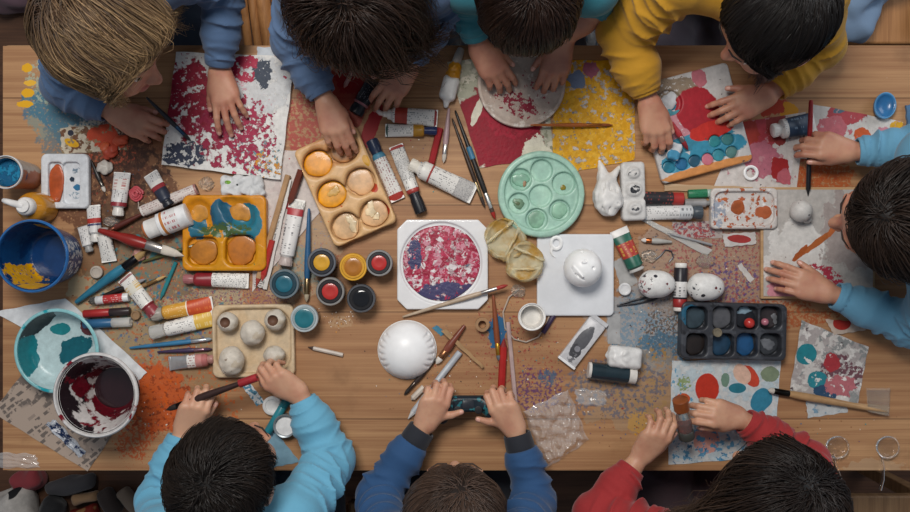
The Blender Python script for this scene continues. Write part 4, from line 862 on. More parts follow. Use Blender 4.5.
# flower-like pink rosette
c = W(137, 194); ro = thing('paint_rosette', 'pink rosette of squeezed paint between two tubes', 'paint', c)
mb = MB()
for i in range(3):
    R_ = .0125 - i * .0038; pts = [(R_ * (1 + .1 * math.sin(5 * t + i)) * math.cos(t), R_ * (1 + .1 * math.cos(4 * t)) * math.sin(t), .004 + i * .003) for t in np.linspace(0, 6.1, 22)]
    mb.tube(pts, .0028, 8)
mb.lathe([(.012, .001), (.012, .004), (0, .009)], 20)
obj('petals', mb, M('c25058', .45), ro); obj('stem', MB().tube([(.002, -.012, .002), (.004, -.02, .0016), (.003, -.03, .0014)], .0011, 6), M('b5a89c', .5), ro)

# ------------------------------------------------------------------ paint tubes and bottles
TXT = PRINT('e2dfd9', '55525a'); TXR = PRINT('e2dfd9', '8a3038', 200, .4); TXG = PRINT('d2d0ce', '4a4a50'); TXS = PRINT('e2dfd9', '33343c', 330, .38)
TUBE('white tube with a square red label and its nozzle open below the hand', (383, 114), (437.5, 118), 16, [(0, .98, TXT), (.1, .36, 'a63a2c'), (.93, .98, '9a3a3a')], cap='dcd6cc', capk='nozzle', squeeze='e0dbd2', seed=1)
TUBE('white tube with an ochre band and navy cap', (437, 131), (385, 130), 12, [(.3, .97, TXT), (.0, .28, 'b8862c'), (.93, .99, '3a5a52')], cap='2b3560', seed=2, caplen=.24)
TUBE('white tube with dark blue cap touching the cream palette', (371.5, 140), (398, 200), 13.5, [(0, .98, TXR), (0, .12, '4f8aa4'), (.86, .99, 'a8382f')], cap='22304a', seed=3, capk='big', caplen=.22)
TUBE('white tube standing on its long black cap end', (421.5, 213), (395.5, 145), 13.5, [(0, .98, TXT), (.02, .1, 'a8403a'), (.3, .72, PRINT('cfcdc9', '3a3a40', 500, .2)), (.93, .985, 'a63c38')], cap='1d1e24', capk='big', seed=4, caplen=.28)
TUBE('fat white tube with a black square mark lying toward the brushes', (410, 164), (474, 194), 19, [(0, .98, TXT), (.08, .2, 'dcd9d2'), (.21, .24, 'a5443f'), (.68, .95, PRINT('bdbab6', '66646a', 420, .2))], cap='dcd6ca', seed=5, caplen=.13)
TUBE('black tube with a pink band held by the child in grey blue', (355, 114), (375, 80), 16, [(.0, .1, 'a06a70'), (.2, .9, PRINT('2b2b31', '8a8a8e'))], cap='23252c', body='26262c', capk='big', seed=6, caplen=.25)
TUBE('white tube with a red flower label left of the pink rosette', (118, 216), (121, 172), 15.5, [(.1, .98, TXG), (.5, .82, PRINT('dcd8d2', 'a83a36', 60, .25)), (.05, .16, '8a2a32')], cap='cfcbc4', seed=7, caplen=.18)
TUBE('navy and white tube with a maroon stripe above the ribbed brush', (170, 206), (149, 173), 13.5, [(0, .42, '2e3444'), (.42, .56, '98363c'), (.56, .7, 'dad7d2'), (.7, .97, TXG)], cap='23262f', seed=8, capk='big', caplen=.14)
MARK('paint_box', 'long narrow white carton beside the fallen white bottle', 'box', (143, 211), (197, 189), 12, [('carton', 0, 1, 1, PRINT('d0c6c0', '8a5a58', 240, .4)), ('end_flap', -.03, .04, .95, 'd8d2cc'), ('red_edge', .955, 1, 1.02, 'a87a74')], group=TG, sy=.75)
bt = MARK('paint_bottle', 'white squeeze bottle on its side with an orange inner neck', 'bottle', (145, 231), (189, 214), 24, [('body', .34, 1, 1, M('dcdcdc', .3)), ('cap', .05, .36, .82, 'd6d3cf'), ('neck', 0, .07, .66, 'b86a3a'), ('label', .5, .8, 1.015, PRINT('dcdad8', 'a83038', 90, .3)), ('orange_stain', .42, .5, 1.01, 'c07a3a')], group=None)
TUBE('small white tube with a red band in the crowded left pile', (96, 242), (92, 205), 13, [(0, .98, TXG), (.38, .55, 'b03a34'), (.3, .36, '3a3f66')], cap='d5d2cd', seed=9)
TUBE('white tube lying under the red palette knife', (103, 228), (108, 262), 14, [(0, .98, TXT)], cap='b9b4ae', seed=10)
TUBE('grey crumpled tube leaning on the blue bucket', (90, 252), (82, 226), 11, [(0, .98, TXG)], cap='9c9a98', body='b5b3b0', seed=11)
TUBE('white tube with a yellow blot and maroon cap pointing at the orange tube', (156, 315), (123, 277), 15, [(.1, .98, TXT), (.0, .07, '8a3038'), (.5, .75, PRINT('dad6c8', 'd0a030', 40, .2)), (.92, .98, '9a6a6a')], cap='8f3a40', capk='big', seed=12, caplen=.2)
MARK('marker', 'small white marker with a red label and clear end', 'marker', (91, 301), (129, 297), 9, [('barrel', .14, 1, 1, 'cfcfce'), ('label', .34, .86, 1.03, PRINT('b83a3a', 'e5c0bc')), ('cap', 0, .18, .9, CLEAR)], group='markers and pens')
MARK('marker', 'red and black marker beside the turquoise basin', 'marker', (84, 314), (131, 311), 8.5, [('barrel', 0, .55, 1, 'a32c2c'), ('grip', .55, .98, .98, '33282a')], group='markers and pens')
MARK('marker', 'blue marker with a cloudy clear end beside the turquoise basin', 'marker', (84, 324), (131, 322), 10, [('barrel', 0, .62, .95, '2f5f86'), ('cap', .6, 1, 1, FROST)], group='markers and pens')
TUBE('orange and yellow tube pointing left across the splattered wood', (152, 315), (212, 304), 14.5, [(.0, .5, PRINT('d39a3c', 'e5c98a')), (.5, .97, PRINT('c4502c', 'd8743c', 90)), (.49, .51, 'e2d8c6')], cap='a39c92', seed=13, capk='big', caplen=.18)
TUBE('yellow ended white tube below the orange tube', (151, 333), (213, 318), 15, [(.0, .62, TXT), (.62, .97, PRINT('d9b04a', 'e8d49a', 60))], cap=FROST, capk='big', seed=14, caplen=.22)
TUBE('flattened silver tube with a pink and white label by the cream tray', (214, 359), (168, 364), 13, [(.1, .52, TXR), (.0, .14, 'b8706c'), (.14, .3, 'c98a84')], cap='b08078', body=M('b9b9ba', .3, .6), seed=15, caplen=.12)
TUBE('maroon topped white tube in front of the yellow tray', (184, 279), (248, 281), 14, [(0, .34, '8a242c'), (.34, .97, TXS)], cap='a4686a', seed=16, caplen=.16)
TUBE('white boxy tube with a red top under the brown pencil', (285, 266), (297, 199), 15, [(0, .72, PRINT('dcd9d6', '3a3a44', 120, .5)), (.72, .84, 'a8343a'), (.84, .97, FROST)], cap='b8a8a2', seed=17, capk='big', caplen=.12)
MARK('marker', 'thick black marker with a red end beside the white clay figure', 'marker', (642, 198), (683, 199), 14, [('barrel', 0, .74, 1, PRINT('302e32', 'a04a44', 150, .5)), ('red_end', .74, 1, .98, 'a2322e')], group='markers and pens')
MARK('glue_tube', 'silver nosed tube between the black marker and the stained tray', 'tube', (684, 203), (711, 203), 9, [('body', 0, .8, 1, M('b5b2b0', .3, .5)), ('tip', .8, 1, .6, '8a8886')], group=TG)
TUBE('grey white tube with a dark cap below the black marker', (702, 212.5), (645, 212), 14.5, [(0, .98, TXG), (.03, .3, PRINT('c2c4c6', '3b4049', 90, .3))], cap='4a525a', body='bfc1c3', capk='big', seed=18, caplen=.16)
MARK('paint_box', 'small green and clear carton above the grey white tube', 'box', (688, 194), (713, 193), 9, [('carton', 0, .76, 1, PRINT('2f7a56', '1e5a3e')), ('end_flap', .76, 1, .95, '9ab0a4')], group=TG, sy=.7)
TUBE('dark green tube with a red and gold label beside the white board', (637, 271), (619, 229), 17, [(0, .84, '23604f'), (.3, .66, PRINT('a8392f', 'c9a04a', 120, .35)), (.84, .98, 'd3d0cc')], cap='c5c3bf', body='cfcdca', capk='big', seed=19, caplen=.06)
MARK('glue_stick', 'black, white and red glue stick between the two mouse eggs', 'glue', (681, 263), (679.5, 311), 14, [('cap', 0, .1, .86, 'dcd9d4'), ('body', .1, .92, 1, '26242a'), ('label', .38, .72, 1.02, PRINT('d8d6d4', '33343a', 120, .5)), ('red_band', .74, .92, 1.02, '9a2c2a'), ('base', .92, 1, .9, 'd6cfc8')], group=None)
MARK('bottle', 'dark green bottle with pale ends lying under the white tube', 'bottle', (588, 370), (636, 376), 18, [('body', .06, .84, 1, M('1f3038', .25, coat=.3)), ('base', 0, .07, .93, 'cfcac4'), ('cap', .84, 1, .94, 'd3cfc9')], group=None)
def wtube(v):
    v.add(pill((0, 0, .0195), (.033, .021, .019), .008, .012)); v.add(noisy(ell((-.006, 0, .024), (.03, .019, .016)), .0025, 240, 2), .006); v.sub(ell((.035, 0, .02), (.006, .014, .012)), .003)
SDFTHING('plaster_tube', 'crumpled white tube resting above the dark green bottle', 'tube', (622.5, 356), 0, wtube, M('d8d7d5', .35, bump=.3, bs=120), (-.042, -.028, -.004), (.042, .028, .045), rz=-.1)
TUBE('white tube with a navy label under the hand of the girl in sky blue', (772, 131), (817, 122), 20, [(0, .98, PRINT('d3d1cd', '8a8a90')), (.18, .86, PRINT('2f4258', '7d93a8', 110, .5)), (.86, .97, 'd5d3cf')], cap='d5d3cf', h=.001, seed=20, caplen=.16)
c = W(451, 86); st = thing('glue_bottle', 'white squeeze bottle with an orange cap left of the crimson paper', 'bottle', W(452, 80), math.radians(-105))
sv = Vol((-.07, -.03, -.003), (.06, .03, .045), .0014); sv.add(pill((.02, 0, .014), (.024, .0165, .0135), .008, .009)); sv.add(cone((.04, 0, .013), (.054, .002, .008), .008, .005), .006); sv.obj('bottle_body', M('d8d6d2', .4), st)
cv_ = Vol((-.05, -.03, -.003), (.02, .03, .045), .0014); cv_.add(noisy(cone((-.004, 0, .014), (-.022, 0, .014), .014, .0125), .0012, 300)); cv_.obj('cap', M('c98a1e', .4), st)
obj('nozzle', MB().tube([(-.03, 0, .014), (-.05, .001, .013), (-.062, .002, .01)], [.010, .0085, .007], 14), M('b5aea6', .4), st)
# white clay figures
def bagfig(v):
    v.add(noisy(ell((0, -.018, .022), (.030, .036, .023)), .0014, 170, 1)); v.add(noisy(cone((-.006, .01, .02), (-.014, .055, .012), .016, .004), .001, 200), .012); v.add(cone((.006, .02, .02), (.024, .044, .01), .01, .004), .01)
    for k in range(5): v.sub(cone((-.022 + k * .012, .02, .04), (-.026 + k * .013, -.05, .036), .0016), .004)
    v.add(ell((.016, -.03, .036), (.009, .009, .008)), .003); v.sub(ell((.016, -.03, .045), (.004, .004, .004)), .001)
SDFTHING('clay_figure', 'white tied pouch of soft clay left of the button strip', 'figure', (606, 190), 0, bagfig, M('d2d0cd', .45, bump=.3, bs=90), (-.045, -.065, -.004), (.045, .07, .06), group='white clay figures')
def strip(v):
    v.add(pill((0, 0, .014), (.0235, .058, .0135), .008, .006))
    for y, q in ((.036, .9), (.003, 1.1), (-.034, 1.)):
        v.add(ell((0, y, .027), (.015 * q, .0135 * q, .008)), .003); v.sub(ell((.001, y, .037), (.009 * q, .008 * q, .006)), .002); v.add(ell((.002, y - .001, .030), (.005 * q, .004 * q, .004)), .001)
    for y in (.019, -.016): v.sub(cone((-.03, y, .03), (.03, y, .03), .003), .004)
SDFTHING('clay_figure', 'white clay strip with three round eyes beside the tied pouch', 'figure', (631, 192), 0, strip, PAINT('d4d2cf', [SP(c='2b2d33', l=(.001, .003, .010, .008), rag=.8, s=90, f=.45), SP(c='3b3d43', l=(-.002, .034, .009, .005), rag=.8, s=110, f=.5), SP(c='44464c', l=(.002, -.036, .007, .004), rag=.8, s=110, f=.5)], rough=.45, bump=.1), (-.03, -.065, -.004), (.03, .065, .05), group='white clay figures', rz=.03)
def tissue(v):
    v.add(noisy(pill((0, 0, .009), (.042, .020, .0085), .01, .007), .0022, 190, 3)); v.add(noisy(ell((.026, -.012, .010), (.02, .014, .009)), .002, 260, 1), .004)
SDFTHING('tissue', 'crumpled white wrapper with a green dot above the yellow tray', 'wrapper', (243, 186), .0018, tissue, PAINT('d5d6d6', [SP(c='6a9a2c', l=(-.026, .006, .006, .004), rag=.5, s=80), SP(c='33383a', l=(-.007, .001, .002, .002), rag=.4, s=100), SP(c='b0b4b6', s=60, t=.6, o=.6)], rough=.5, bump=.4), (-.055, -.035, -.006), (.055, .035, .03))
# crumpled resin cups
for lab, p, rz, k in (('crumpled yellowish translucent cup touching the mint palette', (505, 240), .5, 1.), ('crumpled yellowish translucent cup overlapping the white board', (524, 262), -.6, .92)):
    def cup(v, k=k):
        v.add(noisy(ell((0, 0, .013), (.040 * k, .044 * k, .026)), .003, 90, k * 5)); v.sub(noisy(ell((0, .002, .030), (.036 * k, .040 * k, .020)), .0025, 80, k * 7)); v.sub(rbox((0, 0, -.02), (.1, .1, .02)))
        v.add(noisy(cone((-.036 * k, .012, .022), (.03 * k, .026 * k, .026), .0025), .0012, 150), .003); v.add(noisy(cone((-.02 * k, -.03, .018), (.034 * k, .006, .022), .003), .0012, 150), .003)
    m, nt, b = newmat('resin'); g = G(nt)
    g.put(b.inputs['Base Color'], g.mix(g.step(g.noise(g.obj(), 40, 4), .4, .7), lin('efe6c4'), lin('d9ad55'))); b.inputs['Roughness'].default_value = .25; b.inputs['Transmission Weight'].default_value = .5; b.inputs['IOR'].default_value = 1.2
    SDFTHING('resin_cup', lab, 'cup', p, .001 if k == 1 else .0125, cup, m, (-.06, -.06, -.005), (.06, .06, .05), .0016, 'crumpled resin cups', rz)
# foil packet
c = W(581.5, 342); fp = thing('foil_packet', 'white packet with a grey smudged window on bare wood', 'packet', c, math.radians(52.5))
obj('packet', MB().prism(rrect(-.0515, .0515, -.0195, .0195, .003, 3), .0004, .012, .003), PAINT('cfced0', [SP(c='5e5e62', l=(.004, .002, .034, .012), rag=.35, s=60), SP(c='4a4a4e', l=(-.022, .0, .014, .011), rag=.7, s=120), SP(c='7a7a7e', l=(-.036, -.002, .010, .010), rag=.7, s=120, f=.5), SP(c='8a8a90', l=(-.016, 0, .006, .006), rag=.4, s=120)], rough=.3), fp)
obj('flap', MB().box((.0515, -.0205, .002), (.060, .0205, .010)), M('c3c3c5', .3), fp, bevel=.001)
obj('seal', MB().box((-.0535, -.0205, .001), (-.048, .0205, .0125)), M('dcdcdc', .3), fp, bevel=.001)

# ------------------------------------------------------------------ brushes, pencils and other long things
BRUSH('slim black brush with a blue band pointing at the mint palette', (495, 219), (455, 110), 5.5, '24211f', bc='4a3a30', dip='a8302a', h=.001, band=(.55, .66, '3f7898'))
BRUSH('slim brown black brush lying along the blue banded one', (485, 208), (452, 118), 4.5, '3a2a20', '8a7a5a', '3b2f28', h=.002)
BRUSH('pale pink handled brush with white bristles near the red strip', (443.5, 163), (449, 108), 6, 'b99a9c', 'd2cfca', 'cfc6ba')
PENCIL('flat red stick lying between the white tubes', (430, 169), (440, 128), 7, 'a2252a', '962026')
BRUSH('orange wooden brush pointing right across the yellow paper', (613, 125), (530, 125), 4.2, 'b0622a', 'b8743a', '8a4a22', h=.0025, h2=.0165)
BRUSH('pale wooden brush with a red tip leaning on the white plate', (508, 285), (402, 317), 5, 'b9a48c', 'b5b3b0', 'a83a32', h=.021, h2=.001, dip='a2322c')
PENCIL('silver speckled rod left of the tan wedge', (408, 419), (460, 352), 6.5, 'b5bac0', 'd0d0d0', name='metal_rod', cat='rod')
BRUSH('dark brush peeping out from under the white bowl', (404, 395), (437, 358), 5, '3a302c', '5a524c', '2b2624')
PENCIL('short white stick by the tip of the dark brush', (411, 400), (424, 387), 6, 'd2c6b8', 'cfc3b5', name='chalk')
BRUSH('red brown brush with a white tip crossing the tan wedge', (436, 364), (465, 325), 8, '7a4030', '9a6a4a', 'd8d0c6', h=.0)
SHEET('wooden_wedge', 'tan wooden wedge with a pointed end among the brushes', 'stick', [(441, 331), (446, 329), (484, 366), (482, 368)], M('a5825a', .5), h0=.009, th=.003, group='pencils and sticks lying on the table')
SHEET('paper_tip', 'torn blue paper tip at the head of the tan wedge', 'paper', [(432, 328), (437, 325), (446, 333), (441, 336)], M('3a7a96', .5), h0=.0007, group=G_P)
RING('tape_roll', 'small brown roll of tape near the tan wedge', 'tape', (482, 324), 1., 0, M('a07a56', .5), build=MB().lathe([(.008, 0), (.014, 0), (.014, .016), (.008, .016)], 36, close=True), group=None)
BRUSH('orange handled brush with grey bristles above the red pencil', (499, 361), (493, 294), 6, '8a4a2c', 'c99a3c', '6a7076', bl=.012)
PENCIL('thick red pencil pointing at the game controller', (504, 338), (500.5, 405), 7.5, 'a8221f', '8a2320')
PENCIL('pink speckled thin stick right of the red pencil', (517, 418), (508, 322), 4.5, 'b9a09c', 'a34a44', name='stick', cat='stick')
PENCIL('dark little stick with a pale middle on bare wood', (308, 347), (343, 355), 4.2, 'c4b8ac', '4a3a32', lead='4a3a32', name='stick', cat='stick')
BRUSH('teal blue handled brush pointing up from the turquoise basin', (146, 251), (75, 303), 10, '2f7690', '2a2a2e', 'a98a5a', h=.0)
BRUSH('thin black brush beside the teal handled brush', (146, 279), (88, 302), 5, '26221f', '8a8a90', '8f8f94', h=.001)
BRUSH('thin brown brush ending at the orange splatter', (166, 276), (110, 300), 4.5, '8a6a45', 'b08a5a', 'c9a46a', h=.001)
BRUSH('thin blue brush with silver ferrule on the orange splatter', (212, 339), (129, 348), 5.2, '3a78a0', 'c4c8cc', '9aa4ac', bl=.012)
BRUSH('thin purple brush below the thin blue one', (213, 349), (157, 352), 4.6, '3f3150', '9a7a86', '4a3348')
bk = BRUSH('broad red handled brush with a ribbed silver end touching the yellow tray', (184, 256), (98, 230), 12, '8f2620', 'b2aca6', 'c9bfb2', h=.012, flat=True, bl=.05)
BRUSH('dark brown brush between the narrow carton and the red flower tube', (99, 236), (146, 212), 6, '5a2c24', '7a4a3a', '8a3a30', h=.004)
BRUSH('short dark brush with white paint on its tip by the white tray', (105, 192), (91, 160), 5, '2a2624', '6a6660', 'd3cabf', h=.0, dip='d6cec4')
PENCIL('natural wood pencil with a white end beside the ruler', (256, 287), (288, 175), 6, 'b58f68', 'a8433a', h=.003)
PENCIL('red crayon at the foot of the wood pencil', (262, 281), (272, 240), 6.5, 'b02f2a', 'c84a40', name='crayon', cat='crayon', h=.0035)
PENCIL('brown pencil end leaning over the white boxy tube', (289, 205), (301, 170), 7, '6a3224', '7a4432', h=.006)
BRUSH('blue handled brush with pale bristles beside the yellow jar', (306.5, 302), (309, 208), 6.5, '2f5f88', '9a8462', 'b9ab92', h=.003, bl=.016)
def RUL(o):
    m, nt, b = newmat('ruler'); g = G(nt); sp = g.n('ShaderNodeSeparateXYZ'); a_ = math.atan2(70 * 1., 21.)
    g.put(sp.inputs[0], g.mapping(g.obj(), rot=(0, 0, -math.atan2(114, 28)))); x, y = sp.outputs[0], sp.outputs[1]
    tick = g.math('MULTIPLY', g.step(g.math('FRACT', g.math('MULTIPLY', x, 220)), .4, .3), g.step(y, -.0005, .0002))
    num = g.math('MULTIPLY', g.step(g.noise(g.mapping(g.obj(), sc=(1, 1, 1)), 330, 1), .52, .55), g.math('MULTIPLY', g.step(y, .0035, .003), g.step(y, -.0045, -.004)))
    g.put(b.inputs['Base Color'], g.mix(g.math('MULTIPLY', g.math('MAXIMUM', tick, num), .75), lin('cfcac4'), lin('33302f'))); b.inputs['Roughness'].default_value = .4
    return m
SHEET('ruler', 'white ruler with dark markings beside the wood pencil', 'ruler', [(285, 178), (292, 180), (267, 290), (254, 285)], RUL, h0=.0065, th=.0016)
BRUSH('wooden brush with a black ferrule and flared bare end on the right', (768, 390), (889, 412), 8, 'b28c62', '24221f', 'c9c2b8', h=.001, bl=.012)
sc_ = STICK('spatula', 'flared pale wooden spatula lying along the loose brush end', 'spatula', (836, 402), (888, 411), [('blade', [(0, .002), (.5, .006), (.97, .0095), (1, .008)], M('b3906a', .5), .22)], .0095, .010)
SHEET('plastic_card', 'clear plastic card by the flared brush end', 'card', [(866, 388), (890, 388), (889, 416), (868, 412)], CLEAR, h0=.0125, th=.0006)
SHEET('plastic_strip', 'frosted clear plastic strip below the grey white tube', 'ruler', [(640, 220), (645, 218), (712, 250), (706, 256)], FROST, h0=.001, th=.003)
PENCIL('thin grey wire stick crossing the frosted strip', (667, 233), (712, 245), 2.6, '9a9a9c', '9a9a9c', h=.0045, name='stick', cat='stick')
BRUSH('small brush with an orange neck and wire loop end', (641, 240), (672, 242), 6, 'a9a6a0', 'b0653a', 'd6d0ca')
tw = thing('tweezers', 'dark metal tweezers below the left mouse egg', 'tweezers', W(638, 301), math.radians(12))
for s_ in (-1, 1): obj('arm', MB().tube([(-.044, s_ * .0006, .004), (-.01, s_ * .0035, .004), (.03, s_ * .004, .004), (.047, 0, .004)], [.0012, .002, .0022, .002], 8), DARKSTEEL, tw)
PENCIL('dark purple crayon behind the white paint cup', (556, 312), (543, 333), 5, '3b2c4a', '3b2c4a', name='crayon', cat='crayon')
c = W(526, 316); wl_ = obj('wire_loop', MB().tube([W(x, y, .0025) - c - Vector((0, 0, 0)) for x, y in ((519, 289), (509, 297), (503, 312), (505, 328), (514, 339), (526, 342), (538, 337), (546, 325), (549, 316))], .0016, 8), M('b5a596', .35)); wl_.location = (c.x, c.y, c.z); tag(wl_, 'thin coiled wire looping round the small white cup', 'wire')
wl_.location.z = TZ + .0018
for lab, pts in (('small bent wire hook above the left mouse egg', ((655, 260), (661, 255), (665, 250), (671, 251), (673, 257), (669, 262))),):
    c = W(664, 256); o = obj('wire_hook', MB().tube([W(x, y) - c + Vector((0, 0, .0022)) for x, y in pts], .0016, 8), DARKSTEEL); o.location = c; tag(o, lab, 'wire')
# clear blobs of plastic
for lab, p, r, q in (('clear plastic blob between the green tube and the wire hook', (649, 256), .016, .8), ('clear glass bead dome by the resin cups', (518, 291), .014, 1.), ('clear crumpled plastic lump left of the white wrapper', (207, 184), .017, .8), ('clear plastic disc on the purple stains', (705, 261), .018, .8), ('clear cup end of plastic under the red palette brush', (112, 222), .016, .7)):
    SDFTHING('plastic_blob', lab, 'plastic', p, .0, lambda v: (v.add(noisy(ell((0, 0, .002), (r, r * q, .008)), .0012, 200, r * 900)), v.sub(rbox((0, 0, -.02), (.1, .1, .02)))), CLEAR, (-.03, -.03, -.004), (.03, .03, .02), group='clear plastic bits')
# plastic bag
m, nt, b = newmat('clear film'); g = G(nt)
b.inputs['Base Color'].default_value = lin('f2f4f4'); b.inputs['Roughness'].default_value = .12; b.inputs['Alpha'].default_value = .30; b.inputs['Specular IOR Level'].default_value = 1.; b.inputs['Coat Weight'].default_value = 1.; b.inputs['Coat Roughness'].default_value = .1; b.inputs['Coat IOR'].default_value = 1.9
FILM = m
def FOLDED(name, label, cat, quad, mat, amp, fr, h0=.001, n=70, seed=1, group=None):
    Q = [W(x, y, h0) for x, y in quad]; org = sum(Q, Vector()) / 4; rd = np.random.default_rng(seed)
    u, v = np.meshgrid(np.linspace(0, 1, n), np.linspace(0, 1, n), indexing='ij')
    P = np.zeros((n, n, 3)); q = np.array([list(a - org) for a in Q])
    P += ((1 - u) * (1 - v))[..., None] * q[0] + (u * (1 - v))[..., None] * q[1] + (u * v)[..., None] * q[2] + ((1 - u) * v)[..., None] * q[3]
    hgt = np.zeros((n, n))
    for i in range(16):
        a = rd.uniform(0, 6.28); w = np.cos(a) * u + np.sin(a) * v; f = rd.uniform(.4, 1.4) * fr
        hgt += np.abs((w * f + rd.uniform(0, 1) + .25 * np.sin(6 * (u * np.sin(a) - v * np.cos(a)) + i)) % 1 - .5) * rd.uniform(.3, 1)
    hgt = (hgt - hgt.min()) / np.ptp(hgt); e = np.minimum(np.minimum(u, 1 - u), np.minimum(v, 1 - v)) * 8
    P[..., 2] = .0004 + amp * hgt * np.clip(e + .15, 0, 1)
    P[..., 0] += .003 * np.sin(v * 17 + 3) * (u - .5); P[..., 1] += .003 * np.sin(u * 15) * (v - .5)
    idx = np.arange(n * n).reshape(n, n); F = np.stack([idx[:-1, :-1], idx[1:, :-1], idx[1:, 1:], idx[:-1, 1:]], -1).reshape(-1, 4)[:, ::-1]
    o = npmesh(name, P.reshape(-1, 3), F, mat); o.location = (org.x, org.y, TZ + h0)
    return tag(o, label, cat, group)
FOLDED('plastic_bag', 'crinkled clear plastic bag at the front edge beside the navy sleeve', 'bag', [(523, 411), (568, 389), (588, 440), (546, 469)], FILM, .030, 4.6, n=150)
FOLDED('plastic_film', 'small flat piece of clear film above the plastic bag', 'film', [(574, 388), (606, 391), (606, 406), (578, 405)], FILM, .004, 2.5, seed=4)
FOLDED('plastic_film', 'clear crumpled film at the lower left table edge', 'film', [(-6, 452), (36, 454), (40, 468), (-6, 468)], FILM, .006, 3, seed=6)
# foil clip lower left
FOLDED('foil_strip', 'twisted silver and blue foil strip on the newspaper', 'foil', [(45, 424), (56, 419), (86, 452), (80, 458)], PAINT('b5bac2', [SP(c='23304f', s=60, t=.55), SP(c='e0e0e4', s=50, t=.6)], rough=.2, bump=.3), .008, 3, seed=8, h0=.0022)
# teal marker by the boy's elbow
MARK('marker', 'teal marker lying behind the elbow of the boy in blue', 'marker', (287, 400), (268, 432), 9, [('barrel', .2, 1, 1, '2a7f8c'), ('cap', 0, .22, 1.05, '22707c')], group='markers and pens')
# blue scoop, clear spoons
sp_ = Vol((-.04, -.04, -.003), (.04, .04, .03), .0013); sp_.add(ell((0, 0, .014), (.0215, .0265, .0135))); sp_.sub(ell((0, 0, .023), (.019, .024, .014)), .001); sp_.sub(rbox((0, 0, .03), (.1, .1, .0125)), .001)
c = W(881, 107); sc2 = thing('scoop', 'blue oval scoop on bare wood at the right', 'scoop', c, math.radians(-12))
sp_.obj('bowl', M('2f6fa4', .3, coat=.3), sc2); obj('rim', MB().lathe([(.0195, .0158), (.0215, .0158), (.0218, .0172), (.0208, .0182), (.0196, .0174)], 40, Matrix.Diagonal((1, 1.22, 1, 1)), close=True), M('5f9cc8', .3), sc2)
SHEET('folder', 'blue grey folder corner at the right edge', 'folder', [(905, 106), (916, 104), (918, 140), (907, 140)], M('4a6f92', .4), th=.006)
for lab, p, pts in (('clear plastic spoon nearer the sleeve of the child in red', (835, 446), ((831, 454), (833, 463), (836, 472), (838, 480))), ('clear plastic spoon at the front right corner with its handle past the edge', (885, 446), ((879, 455), (881, 466), (880, 478), (876, 488)))):
    c = W(*p); t = thing('plastic_spoon', lab, 'spoon', c, group='clear plastic spoons')
    sv = Vol((-.03, -.03, -.003), (.03, .03, .02), .0012); sv.add(ell((0, 0, .009), (.0225, .0215, .009))); sv.sub(ell((0, 0, .0155), (.0205, .0195, .010)), .001); sv.sub(rbox((0, 0, .03), (.1, .1, .0165)), .001)
    sv.obj('bowl', GLASS, t); obj('rim', MB().lathe([(.0205, .0115), (.0225, .0115), (.0228, .0128), (.0218, .0138), (.0206, .013)], 40, close=True), CLEAR, t)
    obj('handle', MB().tube([W(x, y, .0) - c + Vector((0, 0, .006 + .003 * i)) for i, (x, y) in enumerate(pts)], [.0036, .0028, .003, .004], 10, sq=.6), GLASS, t)
# ------------------------------------------------------------------ people
V3 = lambda v: np.array(v, float)
def unit(v): v = V3(v); return v / np.linalg.norm(v)
def wood_stool():
    t = thing('stool', 'round wooden stool', 'stool', (0, 0, 0))
    obj('seat', MB().lathe([(.11, .385), (.125, .39), (.127, .405), (.12, .414), (0, .415)], 36), WOOD('a37a52', '7a5536', 5, 40), t)
    for i in range(4):
        a = math.pi / 4 + i * math.pi / 2
        obj('leg', MB().tube([(.12 * math.cos(a), .12 * math.sin(a), 0), (.085 * math.cos(a), .085 * math.sin(a), .388)], [.013, .017], 10), WOOD('a37a52', '7a5536', 5, 40, axis='z'), t)
    return t
def SKIN(c, blush):
    m, nt, b = newmat('skin'); g = G(nt)
    n = g.noise(g.obj(), 22, 3); n2 = g.noise(g.obj(), 160, 3)
    col = g.mix(g.step(n, .35, .7), lin(c), lin(blush)); col = g.mix(g.math('MULTIPLY', n2, .12), col, lin('8a4a3a'))
    g.put(b.inputs['Base Color'], col); b.inputs['Roughness'].default_value = .5
    b.inputs['Subsurface Weight'].default_value = .12; b.inputs['Subsurface Radius'].default_value = (.01, .004, .002); b.inputs['Subsurface Scale'].default_value = .6
    g.put(b.inputs['Normal'], g.bump(n2, .08, .001)); return m
def CLOTH(c, dark=.8, ws=900.):
    m, nt, b = newmat('cloth'); g = G(nt); l = lin(c)
    n = g.noise(g.obj(), 14, 4); n2 = g.noise(g.obj(), ws, 2)
    col = g.mix(n, l, tuple(x * dark for x in l[:3]) + (1,)); g.put(b.inputs['Base Color'], g.mix(g.math('MULTIPLY', n2, .22), col, tuple(x * .6 for x in l[:3]) + (1,)))
    b.inputs['Roughness'].default_value = .85; b.inputs['Sheen Weight'].default_value = .15
    hh = g.math('ADD', g.math('MULTIPLY', n2, .25), g.noise(g.obj(), 60, 4, .6)); g.put(b.inputs['Normal'], g.bump(hh, .35, .0022)); return m
def HAIRM():
    m, nt, b = newmat('hair'); g = G(nt); a = g.n('ShaderNodeVertexColor', layer_name='tint')
    g.put(b.inputs['Base Color'], a.outputs[0]); b.inputs['Roughness'].default_value = .42; b.inputs['Specular IOR Level'].default_value = .35
    return m
HAIR = HAIRM()
NAIL, LIP = M('d9a594', .3, var=0), M('b0685e', .4, var=0)

